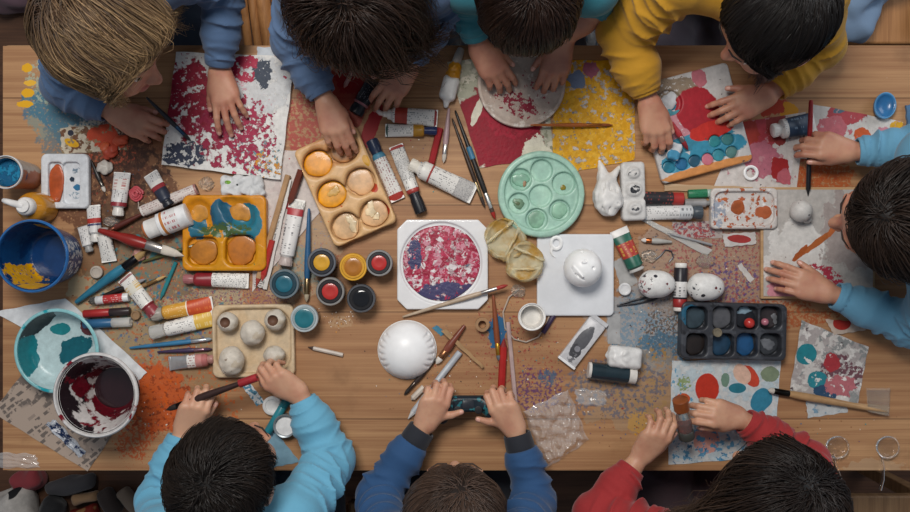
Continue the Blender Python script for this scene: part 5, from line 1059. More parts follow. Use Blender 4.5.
def hand_prims(wr, tgt, side, curl=(14, 22, 15), spread=7, roll=0, sc=.93, thumb=(35, 18, 20), grip=None, fcurl=None):
    """prims for one hand; wr wrist, tgt point the knuckles head to; side +1 left hand, -1 right hand (palm down)"""
    d = unit(tgt - wr); n = V3((0, 0, 1.)); n = unit(n - d * (n @ d)); s = np.cross(d, n) * side
    if roll:
        a = math.radians(roll); n, s = n * math.cos(a) + s * math.sin(a), s * math.cos(a) - n * math.sin(a)
    P, nails = [], []
    pal = []
    base = [(.0225, .066), (.0078, .070), (-.0072, .067), (-.0212, .060)]
    for t_, f_ in base:
        b = wr + (s * t_ * sc + d * f_ * sc)
        pal.append((cone(wr + s * t_ * .42 * sc + d * .006, b - d * .004 - n * .001, .0125 * sc, .0098 * sc), .012))
    pal.append((cone(wr + s * .010 * sc + d * .010, wr + s * .023 * sc + d * .036 * sc - n * .007 * sc, .012 * sc, .0125 * sc), .010))
    pal.append((cone(wr - s * .012 * sc + d * .012 - n * .004, wr - s * .018 * sc + d * .045 * sc - n * .006 * sc, .011 * sc, .010 * sc), .010))
    LEN = [(.030, .019, .016), (.033, .021, .017), (.030, .020, .016), (.023, .015, .015)]
    fing = []
    for i, (t_, f_) in enumerate(base):
        p = wr + s * t_ * sc + d * f_ * sc; sp = math.radians(spread) * (1.5 - i) * .75
        fd = d * math.cos(sp) + s * math.sin(sp); ang = 0.
        cu = fcurl[i] if fcurl else curl; rr = [.0076, .0070, .0064, .0056] if i < 3 else [.0068, .0062, .0056, .005]
        for k in range(3):
            ang += math.radians(cu[k] + (3 * (i - 1) if not fcurl and k < 2 else 0)); v = fd * math.cos(ang) - n * math.sin(ang)
            q = p + v * LEN[i][k] * sc
            fing.append((cone(p, q, rr[k] * sc, rr[k + 1] * sc), .0055 if k == 0 else .003))
            if k == 2:
                nn = n * math.cos(ang) + fd * math.sin(ang); nails.append((q + nn * rr[3] * .7 * sc - v * .0015, nn, s))
            p = q
    ta, tb_, tc = (math.radians(x) for x in thumb)
    p = wr + s * .022 * sc + d * .028 * sc - n * .006 * sc
    v = d * math.cos(ta) + s * math.sin(ta) * math.cos(tb_) - n * math.sin(ta) * math.sin(tb_); v = unit(v)
    q = p + v * .028 * sc; fing.append((cone(p, q, .0095 * sc, .0078 * sc), .008))
    v2 = unit(v * math.cos(tc) + (d - n * .35 - s * .15) * math.sin(tc)); q2 = q + v2 * .022 * sc; fing.append((cone(q, q2, .0078 * sc, .0060 * sc), .003))
    nails.append((q2 + n * .004 * sc, n, s))
    return pal, fing, nails

def person(S):
    """build one seated child from joint positions"""
    G_ = lambda k: V3(W(*S[k]))
    head = G_('head'); f = unit(S['face']); u = V3(S.get('up', (0, 0, 1.))); u = unit(u - f * (u @ f)); r = np.cross(f, u); Rm = np.stack([r, f, u], 1)
    hl = lambda x, y, z: head + Rm @ V3((x, y, z)) * S.get('hs', 1.)
    sh = [G_('shl'), G_('shr')]; el = [G_('ell'), G_('elr')]; wr = [G_('wrl'), G_('wrr')]
    mid = (sh[0] + sh[1]) / 2; pel = V3(S['pelvis']); pel[2] = .525; neck = mid + unit(head - mid) * .028 + V3((0, 0, .01))
    back = V3(S['back']); wai = pel * .55 + mid * .45 + back * .06; wai[2] = max(.715, wai[2] - .02); chest = mid * .75 + pel * .25 + back * .045; chest[2] = mid[2] - .05
    ax = unit(sh[1] - sh[0]); fwd = -back
    B = []   # (prim, k)
    add = lambda p, k=.02: B.append((p, k))
    for s_ in (-1, 1):
        add(cone(pel + ax * s_ * .045, wai + ax * s_ * .035, .082, .066), .03); add(cone(wai + ax * s_ * .035, chest + ax * s_ * .045, .066, .070), .03)
    add(cone(chest, neck - V3((0, 0, .02)), .06, .04), .03)
    nb = hl(0, -.025, -.075); add(cone(neck - V3((0, 0, .02)), nb, .033, .032), .02)
    for i in (0, 1):
        add(cone(neck - V3((0, 0, .025)), sh[i], .036, .036), .025); add(cone(sh[i], el[i], .034, .027), .02); add(cone(el[i], el[i] * .55 + wr[i] * .45, .027, .026), .015); add(cone(el[i] * .55 + wr[i] * .45, wr[i], .026, .0165), .015)
        hip = pel + ax * ((-1, 1)[i]) * .062; kn = hip + fwd * .31 + V3((0, 0, .01)) + ax * ((-1, 1)[i]) * .02; an = kn + V3((0, 0, -.385)) - fwd * .03; an[2] = .075
        add(cone(hip, kn, .066, .048), .03); add(cone(kn, an, .046, .030), .02); add(cone(an - V3((0, 0, .045)), an + fwd * .10 - V3((0, 0, .05)), .026, .02), .015)
    pel_ = lambda: None
    hs = S.get('hs', 1.)
    E = lambda c, rad: ell(hl(*c), V3(rad) * hs, Rm)
    add(E((0, -.006, .006), (.073, .090, .078)), .02); add(E((0, .030, -.052), (.054, .056, .060)), .03); add(E((0, .052, -.092), (.026, .026, .02)), .02)
    for s_ in (-1, 1):
        add(E((s_ * .034, .058, -.05), (.022, .022, .022)), .015)
        add(E((s_ * .074, -.008, -.028), (.009, .019, .029)), .006); add(E((s_ * .080, -.014, -.020), (.006, .013, .018)), .004)
        add(E((s_ * .029, .076, .006), (.02, .008, .006)), .01)
    add(cone(hl(0, .080, -.012), hl(0, .098, -.042), .007 * hs, .0105 * hs), .008)
    for s_ in (-1, 1): add(E((s_ * .009, .091, -.045), (.007, .008, .006)), .004)
    add(E((0, .084, -.067), (.018, .008, .0055)), .004); add(E((0, .082, -.078), (.016, .008, .0055)), .004)
    lo = np.min([p[1] for p, k in B], 0) - .01; hi = np.max([p[2] for p, k in B], 0) + .01
    hands, nails = [], []
    for i, sd in ((0, S['sides'][0]), (1, S['sides'][1])):
        h = dict(S['hands'][i]); tgt = V3(W(*h.pop('to'))); pal, fin, nl = hand_prims(wr[i], tgt, sd, **h); hands.append((pal, fin)); nails += nl
        for p, k in pal + fin: lo = np.minimum(lo, p[1] - .006); hi = np.maximum(hi, p[2] + .006)
    v = Vol(lo, hi, VOX)
    for p, k in B: v.add(p, k)
    for s_ in (-1, 1): v.sub(E((s_ * .031, .088, -.014), (.016, .010, .009)), .008)
    for pal, fin in hands:
        for p, k in pal: v.add(p, k)
        for p, k in fin: v.add(p, k * .7)
    def mf(P):
        m = np.zeros(len(P), int)
        for c, nn, s in nails:
            q = P - c; m[(np.linalg.norm(q, axis=1) < .0048)] = 1
        q = (P - head) @ Rm / hs
        m[(np.abs(q[:, 0]) < .019) & (q[:, 2] < -.062) & (q[:, 2] > -.084) & (q[:, 1] > .082) & (q[:, 1] < .1)] = 2
        return m
    o = v.obj('person', [SKIN(S['skin'], S['blush']), NAIL, LIP], None, mf)
    tag(o, S['label'], 'person', 'children painting round the table')
    for s_ in (-1, 1):
        c = hl(s_ * .031, .0695, -.016); T = Matrix.Translation(c) @ Matrix(Rm.tolist()).to_4x4()
        e = MB().lathe([(.0115 * math.sin(a), -.0115 * math.cos(a)) for a in np.linspace(0, math.pi, 11)], 18, T @ Matrix.Rotation(math.pi / 2, 4, 'X') @ Matrix.Rotation(math.pi, 4, 'X'))
        e.m = [1 if ((Vector(np.mean([e.v[i] for i in f_], 0)) - Vector(c)).dot(Vector(f)) > .0078) else 0 for f_ in e.f]
        obj('eye', e, [M('e8e4de', .2, var=0), M('2a1c16', .2, var=0)], o, ang=180)
        obj('eyebrow', MB().tube([hl(s_ * .014, .087, .012), hl(s_ * .03, .085, .017), hl(s_ * .046, .076, .013)], [.0012, .0018, .0008], 8), M(S['brow'], .7), o)
    # clothing
    C = []; ca = lambda p, k=.02: C.append((p, k)); g = S.get('puff', 1.); ph = S['head'][0] * .1
    fd = lambda a, fr, q=0.: (a, fr, ph + q)
    for s_ in (-1, 1):
        ca(cone(pel + V3((0, 0, .02)) + ax * s_ * .045, wai + ax * s_ * .035, .094, .082, fd(.004, 120)), .03); ca(cone(wai + ax * s_ * .035, chest + ax * s_ * .045, .082, .084, fd(.004, 110, 1)), .03)
    ca(cone(chest, neck - V3((0, 0, .022)), .074, .050), .03)
    cuffs = []
    for i in (0, 1):
        cf = S.get('cuff', (.88, .88))[i]; ce = el[i] + (wr[i] - el[i]) * cf; gg = g[i] if isinstance(g, tuple) else g
        ca(cone(neck - V3((0, 0, .032)), sh[i], .050, .052), .03); ca(cone(sh[i], el[i], .049 * gg, .041 * gg, fd(.0056, 150, i)), .02)
        md = el[i] + (ce - el[i]) * .6
        ca(cone(el[i], md, .040 * gg, .036 * gg, fd(.0060, 170, 2 + i)), .015); ca(cone(md, ce - (ce - md) * .12, .036 * gg, .027 + .008 * (gg - 1) * 3, fd(.0042, 250, 3 + i)), .012)
        cuffs.append((ce, unit(ce - el[i]), cf))
    lo = np.min([p[1] for p, k in C], 0) - .01; hi = np.max([p[2] for p, k in C], 0) + .01
    v = Vol(lo, hi, VOX * 1.15)
    for p, k in C: v.add(p, k)
    for ce, d, cf in cuffs:      # hem: cut the sleeve clean
        c = ce - d * (S.get('cuffl', .022) - .016)
        def cut(X, Y, Z, c=c, d=d): return np.maximum(-((X - c[0]) * d[0] + (Y - c[1]) * d[1] + (Z - c[2]) * d[2]), np.sqrt((X - c[0]) ** 2 + (Y - c[1]) ** 2 + (Z - c[2]) ** 2) - .06)
        v.sub((cut, c - .06, c + .06), .003)
    top = v.obj(S['garment'], CLOTH(S['cloth']), o)
    for ce, d, cf in cuffs:
        T = Matrix.Translation(ce) @ Vector(d).to_track_quat('Z', 'Y').to_matrix().to_4x4(); R_ = .026 if cf > .6 else .034
        mb = MB(); n = 30; cl_ = S.get('cuffl', .022); prof = [(R_ * .8, -cl_), (R_ * 1.06, -cl_ + .002), (R_ * 1.08, -cl_ * .5), (R_ * 1.02, -.002), (R_ * .97, .0005), (R_ * .86, -.001), (R_ * .84, -.012)]
        mb.lathe(prof, n, T, close=True); b0 = len(prof)
        for j in range(len(mb.v)):
            if S.get('rib', True):
                k_ = j % n; q = Vector(mb.v[j]) - Vector(ce); ax_ = Vector(d) * q.dot(Vector(d)); mb.v[j] = tuple(Vector(ce) + ax_ + (q - ax_) * (1 + .022 * (k_ % 2)))
        c_ = obj('cuff', mb, CLOTH(S.get('cuffc', S['cloth'])), top, ang=180)
        if S.get('cuffc') and S['cuffc'] != S['cloth']: c_['label'] = 'dark ribbed cuff'
    TR = []
    v = Vol(np.minimum(pel - .2, pel + fwd * .42 - .17), np.maximum(pel + .2, pel + fwd * .42 + .17), .006)
    v = Vol(np.minimum(pel, pel + fwd * .36) - V3((.2, .2, .46)), np.maximum(pel, pel + fwd * .36) + V3((.2, .2, .13)), .006)
    for i in (0, 1):
        s_ = (-1, 1)[i]; hip = pel + ax * s_ * .062; kn = hip + fwd * .31 + V3((0, 0, .01)) + ax * s_ * .02; an = kn + V3((0, 0, -.385)) - fwd * .03; an[2] = .1
        v.add(cone(hip, kn, .080, .060, (.003, 90, s_)), .03); v.add(cone(kn, an, .058, .045, (.004, 120, s_)), .02); v.add(cone(pel + ax * s_ * .045, wai + ax * s_ * .035 - V3((0, 0, .05)), .088, .076), .03)
        sv = Vol(an + np.minimum(0, fwd * .13) - V3((.06, .06, .11)), an + np.maximum(0, fwd * .13) + V3((.06, .06, .02)), .005)
        sv.add(cone(V3((an[0], an[1], .04)) - fwd * .01, V3((an[0], an[1], .034)) + fwd * .105, .038, .032)); sv.add(cone(V3((an[0], an[1], .05)), V3((an[0], an[1], .075)), .038, .038), .02); sv.sub(rbox((an[0], an[1], -.05), (.4, .4, .0515)))
        sv.obj('shoe', M(S.get('shoe', '3a3a40'), .5), o)
    v.obj('trousers', CLOTH(S.get('pants', '2c3340')), o)
    hair(S, o, head, Rm, hs, mid)
    return o

def hair(S, parent, head, Rm, hs, mid):
    H = S['hair']; rg = np.random.default_rng(int(S['head'][0])); N = int(H.get('n', 3600) * 1.7); K = H.get('k', 12)
    rad = V3((.0765, .094, .083)) * hs; cen = head + Rm @ V3((0, -.007, .006)) * hs
    hv = unit(H.get('line', (0, -.62, .78))); c0 = H.get('c0', .0)
    p = rg.normal(size=(N * 4, 3)); p /= np.linalg.norm(p, axis=1)[:, None]; p = p[p @ hv > c0 + .04 * np.sin(p[:, 0] * 11)][:N]; N = len(p)
    wh = unit(H.get('whorl', (0, -.35, .94))); part = H.get('part')
    comb = Rm.T @ V3(H.get('comb', (0, 0, 0))); grav = Rm.T @ V3((0, 0, -1.)) * H.get('grav', .3)
    rad_k = H.get('radial', 1.)
    cl = lambda q, a, b: np.sin(q[:, [0]] * a + 2.1 * np.sin(q[:, [1]] * b) + 1.3 * np.sin(q[:, [2]] * a * .8))
    Ln = H['len'] * (1 + H.get('var', .25) * rg.normal(size=(N, 1))) * (1 - H.get('short_top', 0) * np.clip(p @ hv, 0, 1)[:, None])
    if H.get('side_short'): Ln = Ln * (.35 + .65 * np.clip((p @ hv - c0) / .6, 0, 1))[:, None]
    if H.get('ear'): Ln = Ln * (1 - .85 * np.clip((np.abs(p[:, [0]]) - .5) * 4, 0, 1) * np.clip(1.2 - p[:, [2]] * 2, 0, 1))
    lay = (.002 + H.get('vol', .012) * rg.random((N, 1)) ** 1.3)
    side = H.get('side')   # locks falling one way
    jit = np.concatenate([cl(p, 9, 7), cl(p[:, [1, 2, 0]], 8, 11), cl(p[:, [2, 0, 1]], 10, 6)], 1) * H.get('jit', .2) + rg.normal(size=(N, 3)) * H.get('frizz', .07)
    X = p * rad * (1 + 0); pts = [X.copy()]; seg = Ln / K
    clump = rg.random((N, 1)) * 6.28; wave, wf_ = H.get('wave', 0.), H.get('wf', 60.)
    phs = np.floor((np.arctan2(p[:, [1]], p[:, [0]]) + 3.14) * 9) * 1.7 + np.floor(p[:, [2]] * 7) * 2.3
    rj = rg.normal(size=(N, 3)) * .10
    for i in range(K):
        nrm = X / rad ** 2; nrm /= np.linalg.norm(nrm, axis=1)[:, None]; un = X / np.linalg.norm(X, axis=1)[:, None]
        rdl = un - wh + rj
        if part is not None: rdl = np.sign((p @ unit(part))[:, None]) * unit(part)[None] + .25 * (un - wh)
        rdl = rdl / (np.linalg.norm(rdl, axis=1)[:, None] + 1e-6)
        t = i / K; off = (X / rad); dist = np.linalg.norm(off, axis=1)[:, None]
        d = rdl * rad_k * (1 - t * .75) + comb + grav * (1 + H.get('gt', 2.) * t) + jit + H.get('swirl', 0) * np.cross(un, wh[None])
        fade = np.clip(1 - (dist - 1.05) * H.get('free', 2.2), 0, 1); dn = (d * nrm).sum(1, keepdims=True)
        d = d - nrm * dn * np.where(dn < 0, fade, .92 * fade + .08 * fade ** 2) - nrm * H.get('hug', 1.) * np.clip(dist - 1 - lay / .085, 0, .4) * 4 * (1 - t * H.get('let', .5))
        fy = np.clip(un[:, [1]] - .35 - .5 * np.clip(un[:, [2]], 0, 1), 0, 1) * H.get('face', 2.5) * (1 - .5 * t)
        d = d + fy * np.concatenate([np.sign(un[:, [0]] + H.get('fside', 0)) * .8, -np.ones((N, 1)), np.zeros((N, 1))], 1)
        if wave: d = d + wave * np.stack([np.sin(t * Ln[:, 0] * wf_ + phs[:, 0]), np.cos(t * Ln[:, 0] * wf_ * .8 + phs[:, 0] * 1.3), np.sin(t * Ln[:, 0] * wf_ * 1.1 + 2 * phs[:, 0])], 1) * t
        d /= np.linalg.norm(d, axis=1)[:, None] + 1e-6
        X = X + d * seg
        q = X / (rad + lay * (1 + .4 * np.sin(3.1 * t)) * (1 - .75 * np.clip(un[:, [1]] + .1, 0, 1))); dq = np.linalg.norm(q, axis=1)[:, None]
        X = np.where(dq < 1, X / np.maximum(dq, .2), X)
        pts.append(X.copy())
    P = np.stack(pts, 1)
    Mg = H.get('clumps', 260); wg = H.get('clump', .6); gi = np.argmin(((p[:, None] - p[None, :Mg]) ** 2).sum(2), 1); tl = np.linspace(0, 1, K + 1)[None, :, None]
    P = P + (P[gi] + (P[:, :1] - P[gi][:, :1]) * (1 - .8 * tl) - P) * (wg * tl ** .7)
    P = P                                        # N,K+1,3 local
    Wp = P @ Rm.T + cen
    flo = TZ + .016
    Wp[..., 2] = np.maximum(Wp[..., 2], flo + .01 * rg.random((N, 1)))
    T = np.gradient(Wp, axis=1); T /= np.linalg.norm(T, axis=2)[..., None] + 1e-9
    a = np.cross(T, V3((.13, .31, .94))); a /= np.linalg.norm(a, axis=2)[..., None] + 1e-9; b = np.cross(T, a)
    tt = np.linspace(0, 1, K + 1)
    rr = .72 * H.get('r', .0011) * (1 - .75 * tt ** 2)[None, :, None] * (.7 + .6 * rg.random((N, 1, 1)))
    ring = np.stack([Wp + rr * (a * math.cos(q) + b * math.sin(q)) for q in (0, 2.094, 4.189)], 2)     # N,K+1,3,3
    V = ring.reshape(-1, 3); base = (np.arange(N)[:, None, None] * (K + 1) + np.arange(K)[None, :, None]) * 3; j = np.arange(3)[None, None]
    jn = (j + 1) % 3
    F = np.stack([base + j, base + jn, base + 3 + jn, base + 3 + j], -1).reshape(-1, 4)
    c1, c2 = V3(lin(H['col'])[:3]), V3(lin(H.get('tip', H['col']))[:3])
    lum = (.45 + .5 * rg.random((N, 1)) + .55 * rg.random((Mg, 1))[gi] + .15 * cl(p, 14, 9))[:, None, :]
    mixv = (np.clip(tt * H.get('tipk', .8) - .1, 0, 1))[None, :, None] * (.6 + .6 * rg.random((N, 1, 1)))
    col = (c1 + (c2 - c1) * np.clip(mixv, 0, 1)) * np.clip(lum, .25, 1.6); col = np.repeat(col[:, :, None, :], 3, 2).reshape(-1, 3)
    # scalp cap under the strands
    na, nb = 40, 28; uu, vv = np.meshgrid(np.linspace(0, 2 * math.pi, na, endpoint=False), np.linspace(.02, math.pi - .02, nb)); S_ = np.stack([np.cos(uu) * np.sin(vv), np.sin(uu) * np.sin(vv), np.cos(vv)], -1).reshape(-1, 3)
    idx = np.arange(na * nb).reshape(nb, na); Fc = np.stack([idx[:-1], np.roll(idx[:-1], -1, 1), np.roll(idx[1:], -1, 1), idx[1:]], -1).reshape(-1, 4)
    keep = (S_[Fc].mean(1) @ hv) > c0 + .01; Fc = Fc[keep]
    Cw = (S_ * (rad + .0025)) @ Rm.T + cen
    V = np.concatenate([V, Cw]); F = np.concatenate([F, Fc + len(ring.reshape(-1, 3))]); col = np.concatenate([col, np.repeat((c1 * .25)[None], len(Cw), 0)])
    o = npmesh('hair', V, F, HAIR, parent, attr=col)
    if H.get('label'): o['label'] = H['label']
    return o

VOX = .0026
TOPB, BOTB, RIGB = (0, 1., 0), (0, -1., 0), (1., 0, 0)
PALE, PINK, TAN, TANP = 'd9a98c', 'c98a74', 'c99a7c', 'b98068'
KIDS = [
 dict(label='long fair haired child in a slate blue sweater painting the red canvas', head=(106, 36, .27), face=(.80, -.42, -.28), up=(.0, .55, .85), back=TOPB, pelvis=(-.66, .62, .53),
      shl=(78, 12, .2), ell=(64, 86, .055), wrl=(113, 112, .045), shr=(178, -32, .22), elr=(222, -12, .12), wrr=(219, 70, .05), sides=(-1, 1), cuff=(.9, .93),
      hands=[dict(to=(140, 125, .04), curl=(28, 38, 20), spread=5, thumb=(30, 40, 20)), dict(to=(226, 100, .048), curl=(10, 20, 14), spread=10, thumb=(28, 20, 25))],
      skin='c9967a', blush='b87a64', brow='6b4a34', garment='sweater', cloth='4f6a8e', pants='3a4658', rib=True,
      hair=dict(col='4a3629', tip='c2a074', tipk=1.3, len=.205, fside=.6, face=5., comb=(.6, .0, .05), grav=.35, radial=.7, vol=.022, n=5200, k=14, wave=.3, wf=34, frizz=.05, jit=.12, c0=.1, r=.0011, whorl=(-.45, -.25, .85), gt=1.0, label='long wavy fair brown hair')),
 dict(label='child with shaggy dark brown hair in a grey blue sweater reaching for the cream palette', head=(353, 0, .29), face=(.02, -.72, -.69), up=(0, -.5, .86), back=TOPB, pelvis=(-.13, .63, .53),
      shl=(304, -22, .21), ell=(294, 42, .085), wrl=(326, 101, .07), shr=(428, -15, .22), elr=(446, 2, .12), wrr=(410, 64, .05), sides=(-1, 1), cuff=(.9, .9),
      hands=[dict(to=(334, 126, .068), curl=(28, 26, 18), spread=3, thumb=(22, 45, 15)), dict(to=(393, 88, .042), curl=(18, 28, 18), spread=7, thumb=(40, 20, 10))],
      skin='c9967a', blush='b87a64', brow='3a2a20', garment='sweater', cloth='5a7396', pants='3a4658',
      hair=dict(col='2e2019', tip='4a3426', len=.15, comb=(.1, -.2, 0), grav=.4, radial=1., vol=.036, hug=.5, n=5200, wave=.35, wf=50, frizz=.1, r=.0011, var=.35, whorl=(.05, -.3, .95), gt=1.6)),
 dict(label='child with smooth dark brown hair in a teal top pressing the clay plate', head=(529, -3, .29), face=(0, -.7, -.71), up=(0, -.5, .86), back=TOPB, pelvis=(.15, .64, .53),
      shl=(468, -18, .22), ell=(466, -2, .13), wrl=(478, 46, .068), shr=(592, -15, .22), elr=(597, 4, .12), wrr=(563, 40, .068), sides=(-1, 1), cuff=(.82, .12),
      hands=[dict(to=(494, 70, .058), curl=(24, 32, 20), spread=6, thumb=(30, 20, 25)), dict(to=(556, 66, .058), curl=(28, 34, 20), spread=5, thumb=(34, 20, 20))],
      skin='c08a70', blush='a8705c', brow='2a1d17', garment='shirt', cloth='2f7f8e', pants='3a3a44', puff=.9,
      hair=dict(col='2a1b14', tip='3f2a1e', len=.115, grav=.35, radial=1., vol=.010, n=4800, frizz=.06, r=.0011, whorl=(0, -.5, .86), gt=1.2, comb=(0, -.1, 0))),
 dict(label='black haired child in a mustard yellow sweater leaning over the watercolour box', head=(775, 20, .29), hs=.96, face=(-.80, -.38, -.42), up=(.1, .3, .95), back=TOPB, pelvis=(.53, .63, .53),
      shl=(676, -22, .22), ell=(624, 30, .10), wrl=(649, 101, .064), shr=(818, -14, .2), elr=(822, 46, .06), wrr=(770, 94, .058), sides=(-1, 1), cuff=(.9, .9), puff=(1.22, 1.05),
      hands=[dict(to=(656, 130, .058), curl=(24, 40, 24), spread=4, thumb=(24, 30, 25)), dict(to=(738, 108, .052), curl=(18, 26, 18), spread=7, thumb=(34, 15, 10))],
      skin='c9967a', blush='b87a64', brow='1c1614', garment='sweater', cloth='c8921f', pants='4a4450',
      hair=dict(col='15110f', tip='2a211c', len=.20, comb=(-.2, -.22, 0), grav=.5, radial=.7, vol=.008, n=5400, k=14, frizz=.05, jit=.12, c0=.1, face=5., r=.0012, whorl=(.4, -.7, .6), gt=1.4, label='long straight black hair')),
 dict(label='dark haired girl in a sky blue smock at the right end of the table', head=(898, 219, .28), face=(-.90, -.04, -.42), up=(-.3, 0, .95), back=RIGB, pelvis=(1.13, .05, .53),
      shl=(944, 292, .2), ell=(914, 326, .07), wrl=(829, 293, .055), shr=(930, 158, .2), elr=(944, 146, .09), wrr=(851, 152, .055), sides=(1, -1), cuff=(.93, .93), puff=1.05,
      hands=[dict(to=(799, 283, .052), curl=(14, 26, 20), spread=4, thumb=(30, 20, 15)), dict(to=(823, 145, .062), curl=(40, 44, 28), spread=4, thumb=(30, 50, 15))],
      skin='c9967a', blush='b87a64', brow='2a1d17', garment='smock', cloth='6aa6c6', pants='4a4a55',
      hair=dict(col='2b201a', tip='5f4938', len=.24, comb=(.7, -.25, -.05), grav=.35, radial=.45, vol=.026, hug=.6, c0=.1, jit=.14, n=5000, frizz=.09, wave=.2, r=.0012, whorl=(0, .3, .95), gt=1.2, face=3.2)),
 dict(label='dark haired boy in a light blue sweater holding a long brush with both hands', head=(226, 472, .27), face=(.30, .80, -.50), up=(.05, .5, .86), back=BOTB, pelvis=(-.385, -.63, .53),
      shl=(162, 538, .2), ell=(158, 500, .08), wrl=(184, 430, .055), shr=(292, 520, .2), elr=(331, 460, .055), wrr=(300, 394, .055), sides=(1, -1), cuff=(.9, .92), puff=(1., 1.12),
      hands=[dict(to=(199, 400, .085), curl=(48, 55, 30), spread=2, thumb=(34, 45, 25), roll=20), dict(to=(274, 379, .075), curl=(46, 52, 30), spread=2, thumb=(34, 45, 25), roll=15)],
      skin='d3a486', blush='c08a70', brow='221915', garment='sweater', cloth='6db3d2', pants='2a3544',
      hair=dict(col='1d1714', tip='40342b', len=.08, side_short=1, ear=1, c0=.12, face=4., jit=.14, grav=.12, radial=1., vol=.012, n=5200, frizz=.12, r=.0011, whorl=(.05, -.45, .9), gt=.5, swirl=.35, var=.2)),
 dict(label='brown haired child in a navy jacket with black cuffs holding a game controller', head=(455, 517, .28), face=(0, .84, -.5), up=(0, .5, .86), back=BOTB, pelvis=(0, -.67, .53),
      shl=(393, 548, .2), ell=(378, 496, .06), wrl=(424, 426, .055), shr=(520, 548, .2), elr=(534, 500, .06), wrr=(516, 431, .055), sides=(1, -1), cuff=(.96, .96),
      hands=[dict(to=(436, 401, .072), curl=(42, 58, 40), spread=3, thumb=(52, -18, 10), roll=12), dict(to=(501, 404, .072), curl=(42, 58, 40), spread=3, thumb=(52, -18, 10), roll=12)],
      skin='d3a486', blush='c08a70', brow='3a2a20', garment='jacket', cloth='27517f', cuffc='20232c', cuffl=.046, pants='23262e',
      hair=dict(col='43332a', tip='6a5545', len=.16, grav=.2, radial=1., vol=.009, n=5000, frizz=.05, r=.0011, whorl=(.1, .4, .91), gt=1., comb=(0, -.35, 0), face=5., c0=.12, jit=.12)),
 dict(label='dark haired child in a red jacket opening a small paint bottle', head=(782, 496, .27), face=(-.5, .68, -.5), up=(-.1, .5, .86), back=BOTB, pelvis=(.53, -.66, .53),
      shl=(692, 545, .2), ell=(596, 516, .08), wrl=(641, 456, .06), shr=(822, 540, .2), elr=(806, 462, .07), wrr=(740, 418, .07), sides=(1, -1), cuff=(.8, .93), puff=1.05,
      hands=[dict(to=(662, 430, .095), curl=(34, 48, 28), spread=4, thumb=(26, 30, 20), roll=10), dict(to=(710, 412, .095), curl=(34, 46, 28), spread=3, thumb=(34, 60, 15), roll=-10)],
      skin='d3a486', blush='c08a70', brow='221915', garment='jacket', cloth='a82a2c', pants='3a2a30',
      hair=dict(col='1f1714', tip='5f4836', c0=.1, face=4., jit=.14, len=.26, grav=.25, radial=1., vol=.016, n=5200, frizz=.09, r=.0012, whorl=(.1, -.1, .98), gt=1., comb=(-.65, -.2, 0), wave=.5, hug=.7)),
]
st0 = wood_stool()
SEATL = ['the long fair haired child', 'the shaggy haired child in grey blue', 'the child in the teal top', 'the child in mustard yellow', 'the girl in the sky blue smock', 'the boy in light blue', 'the child in navy', 'the child in the red jacket']
for i, S in enumerate(KIDS):
    person(S)
    s = st0
    if i:
        s = st0.copy(); COL.objects.link(s)
        for ch in st0.children: q = ch.copy(); COL.objects.link(q); q.parent = s
    s.location = (S['pelvis'][0], S['pelvis'][1], 0); tag(s, 'round wooden stool under ' + SEATL[i], 'stool', 'stools round the table')
# ------------------------------------------------------------------ things held in hands
def pad(v):
    v.add(pill((0, .004, .014), (.040, .017, .012), .014, .009))
    for s_ in (-1, 1): v.add(cone((s_ * .042, .0, .013), (s_ * .052, -.026, .011), .0165, .0125), .012)
    v.sub(rbox((0, .004, .0275), (.012, .009, .0022), .001), .001)
c = W(468, 407, .06); gp = thing('game_controller', 'dark camouflaged game controller held in the navy jacketed hands', 'controller', (c.x, c.y, TZ + .032))
gp.scale = (.95, .95, .95)
v = Vol((-.075, -.05, -.006), (.075, .035, .034), .0013); pad(v)
v.obj('shell', PAINT('1f2a33', [SP(c='2f6a72', s=70, t=.56, d=2), SP(c='12161c', s=60, t=.6, d=2, seed=3), SP(c='3f8f94', s=90, t=.66, d=2, seed=5)], rough=.35, bump=0), gp)
obj('touch_panel', MB().prism(rrect(-.012, .012, -.004, .013, .003), .0225, .0262, .0006), M('2b2f36', .3), gp)
for s_ in (-1, 1):
    obj('thumb_stick', MB().lathe([(.0045, 0), (.0045, .005), (.0075, .006), (.0078, .008), (.006, .0085), (0, .0078)], 24, at(s_ * .021, -.006, .0235)), M('16181c', .5), gp)
    for k in range(4):
        a = k * math.pi / 2; obj('button', MB().lathe([(.0028, 0), (.0028, .0022), (.002, .003), (0, .003)], 14, at(s_ * .036 + .006 * math.cos(a), .009 + .006 * math.sin(a), .0245)), M('3a8f96' if s_ > 0 else '22262c', .35), gp)
BRUSH('long dark brush with a red wrapped end held by the boy in light blue', (166, 410), (258, 377), 7.5, '3a2622', '2a2220', '241d1b', h=.062, h2=.076, band=(.8, .99, 'a02a30'), group=None)
BRUSH('thin black brush held over the red canvas by the fair haired child', (191, 141), (146, 97), 5, '1d1f26', '2f4a66', '222228', h=.0125, h2=.055, group=None)
STICK('paint_pen', 'black pen with a red top held by the girl in the sky blue smock', 'pen', (808, 196), (811, 100), [('nib', [(0, .0006), (.06, .003), (.07, .003)], BLACK), ('barrel', [(.065, .0035), (.07, .0045), (.62, .0048), (.63, .004)], M('1c1d22', .3)), ('red_end', [(.62, .0045), (.63, .0048), (.97, .0042), (1, .003)], M('9a2226', .35))], .0135, .05)
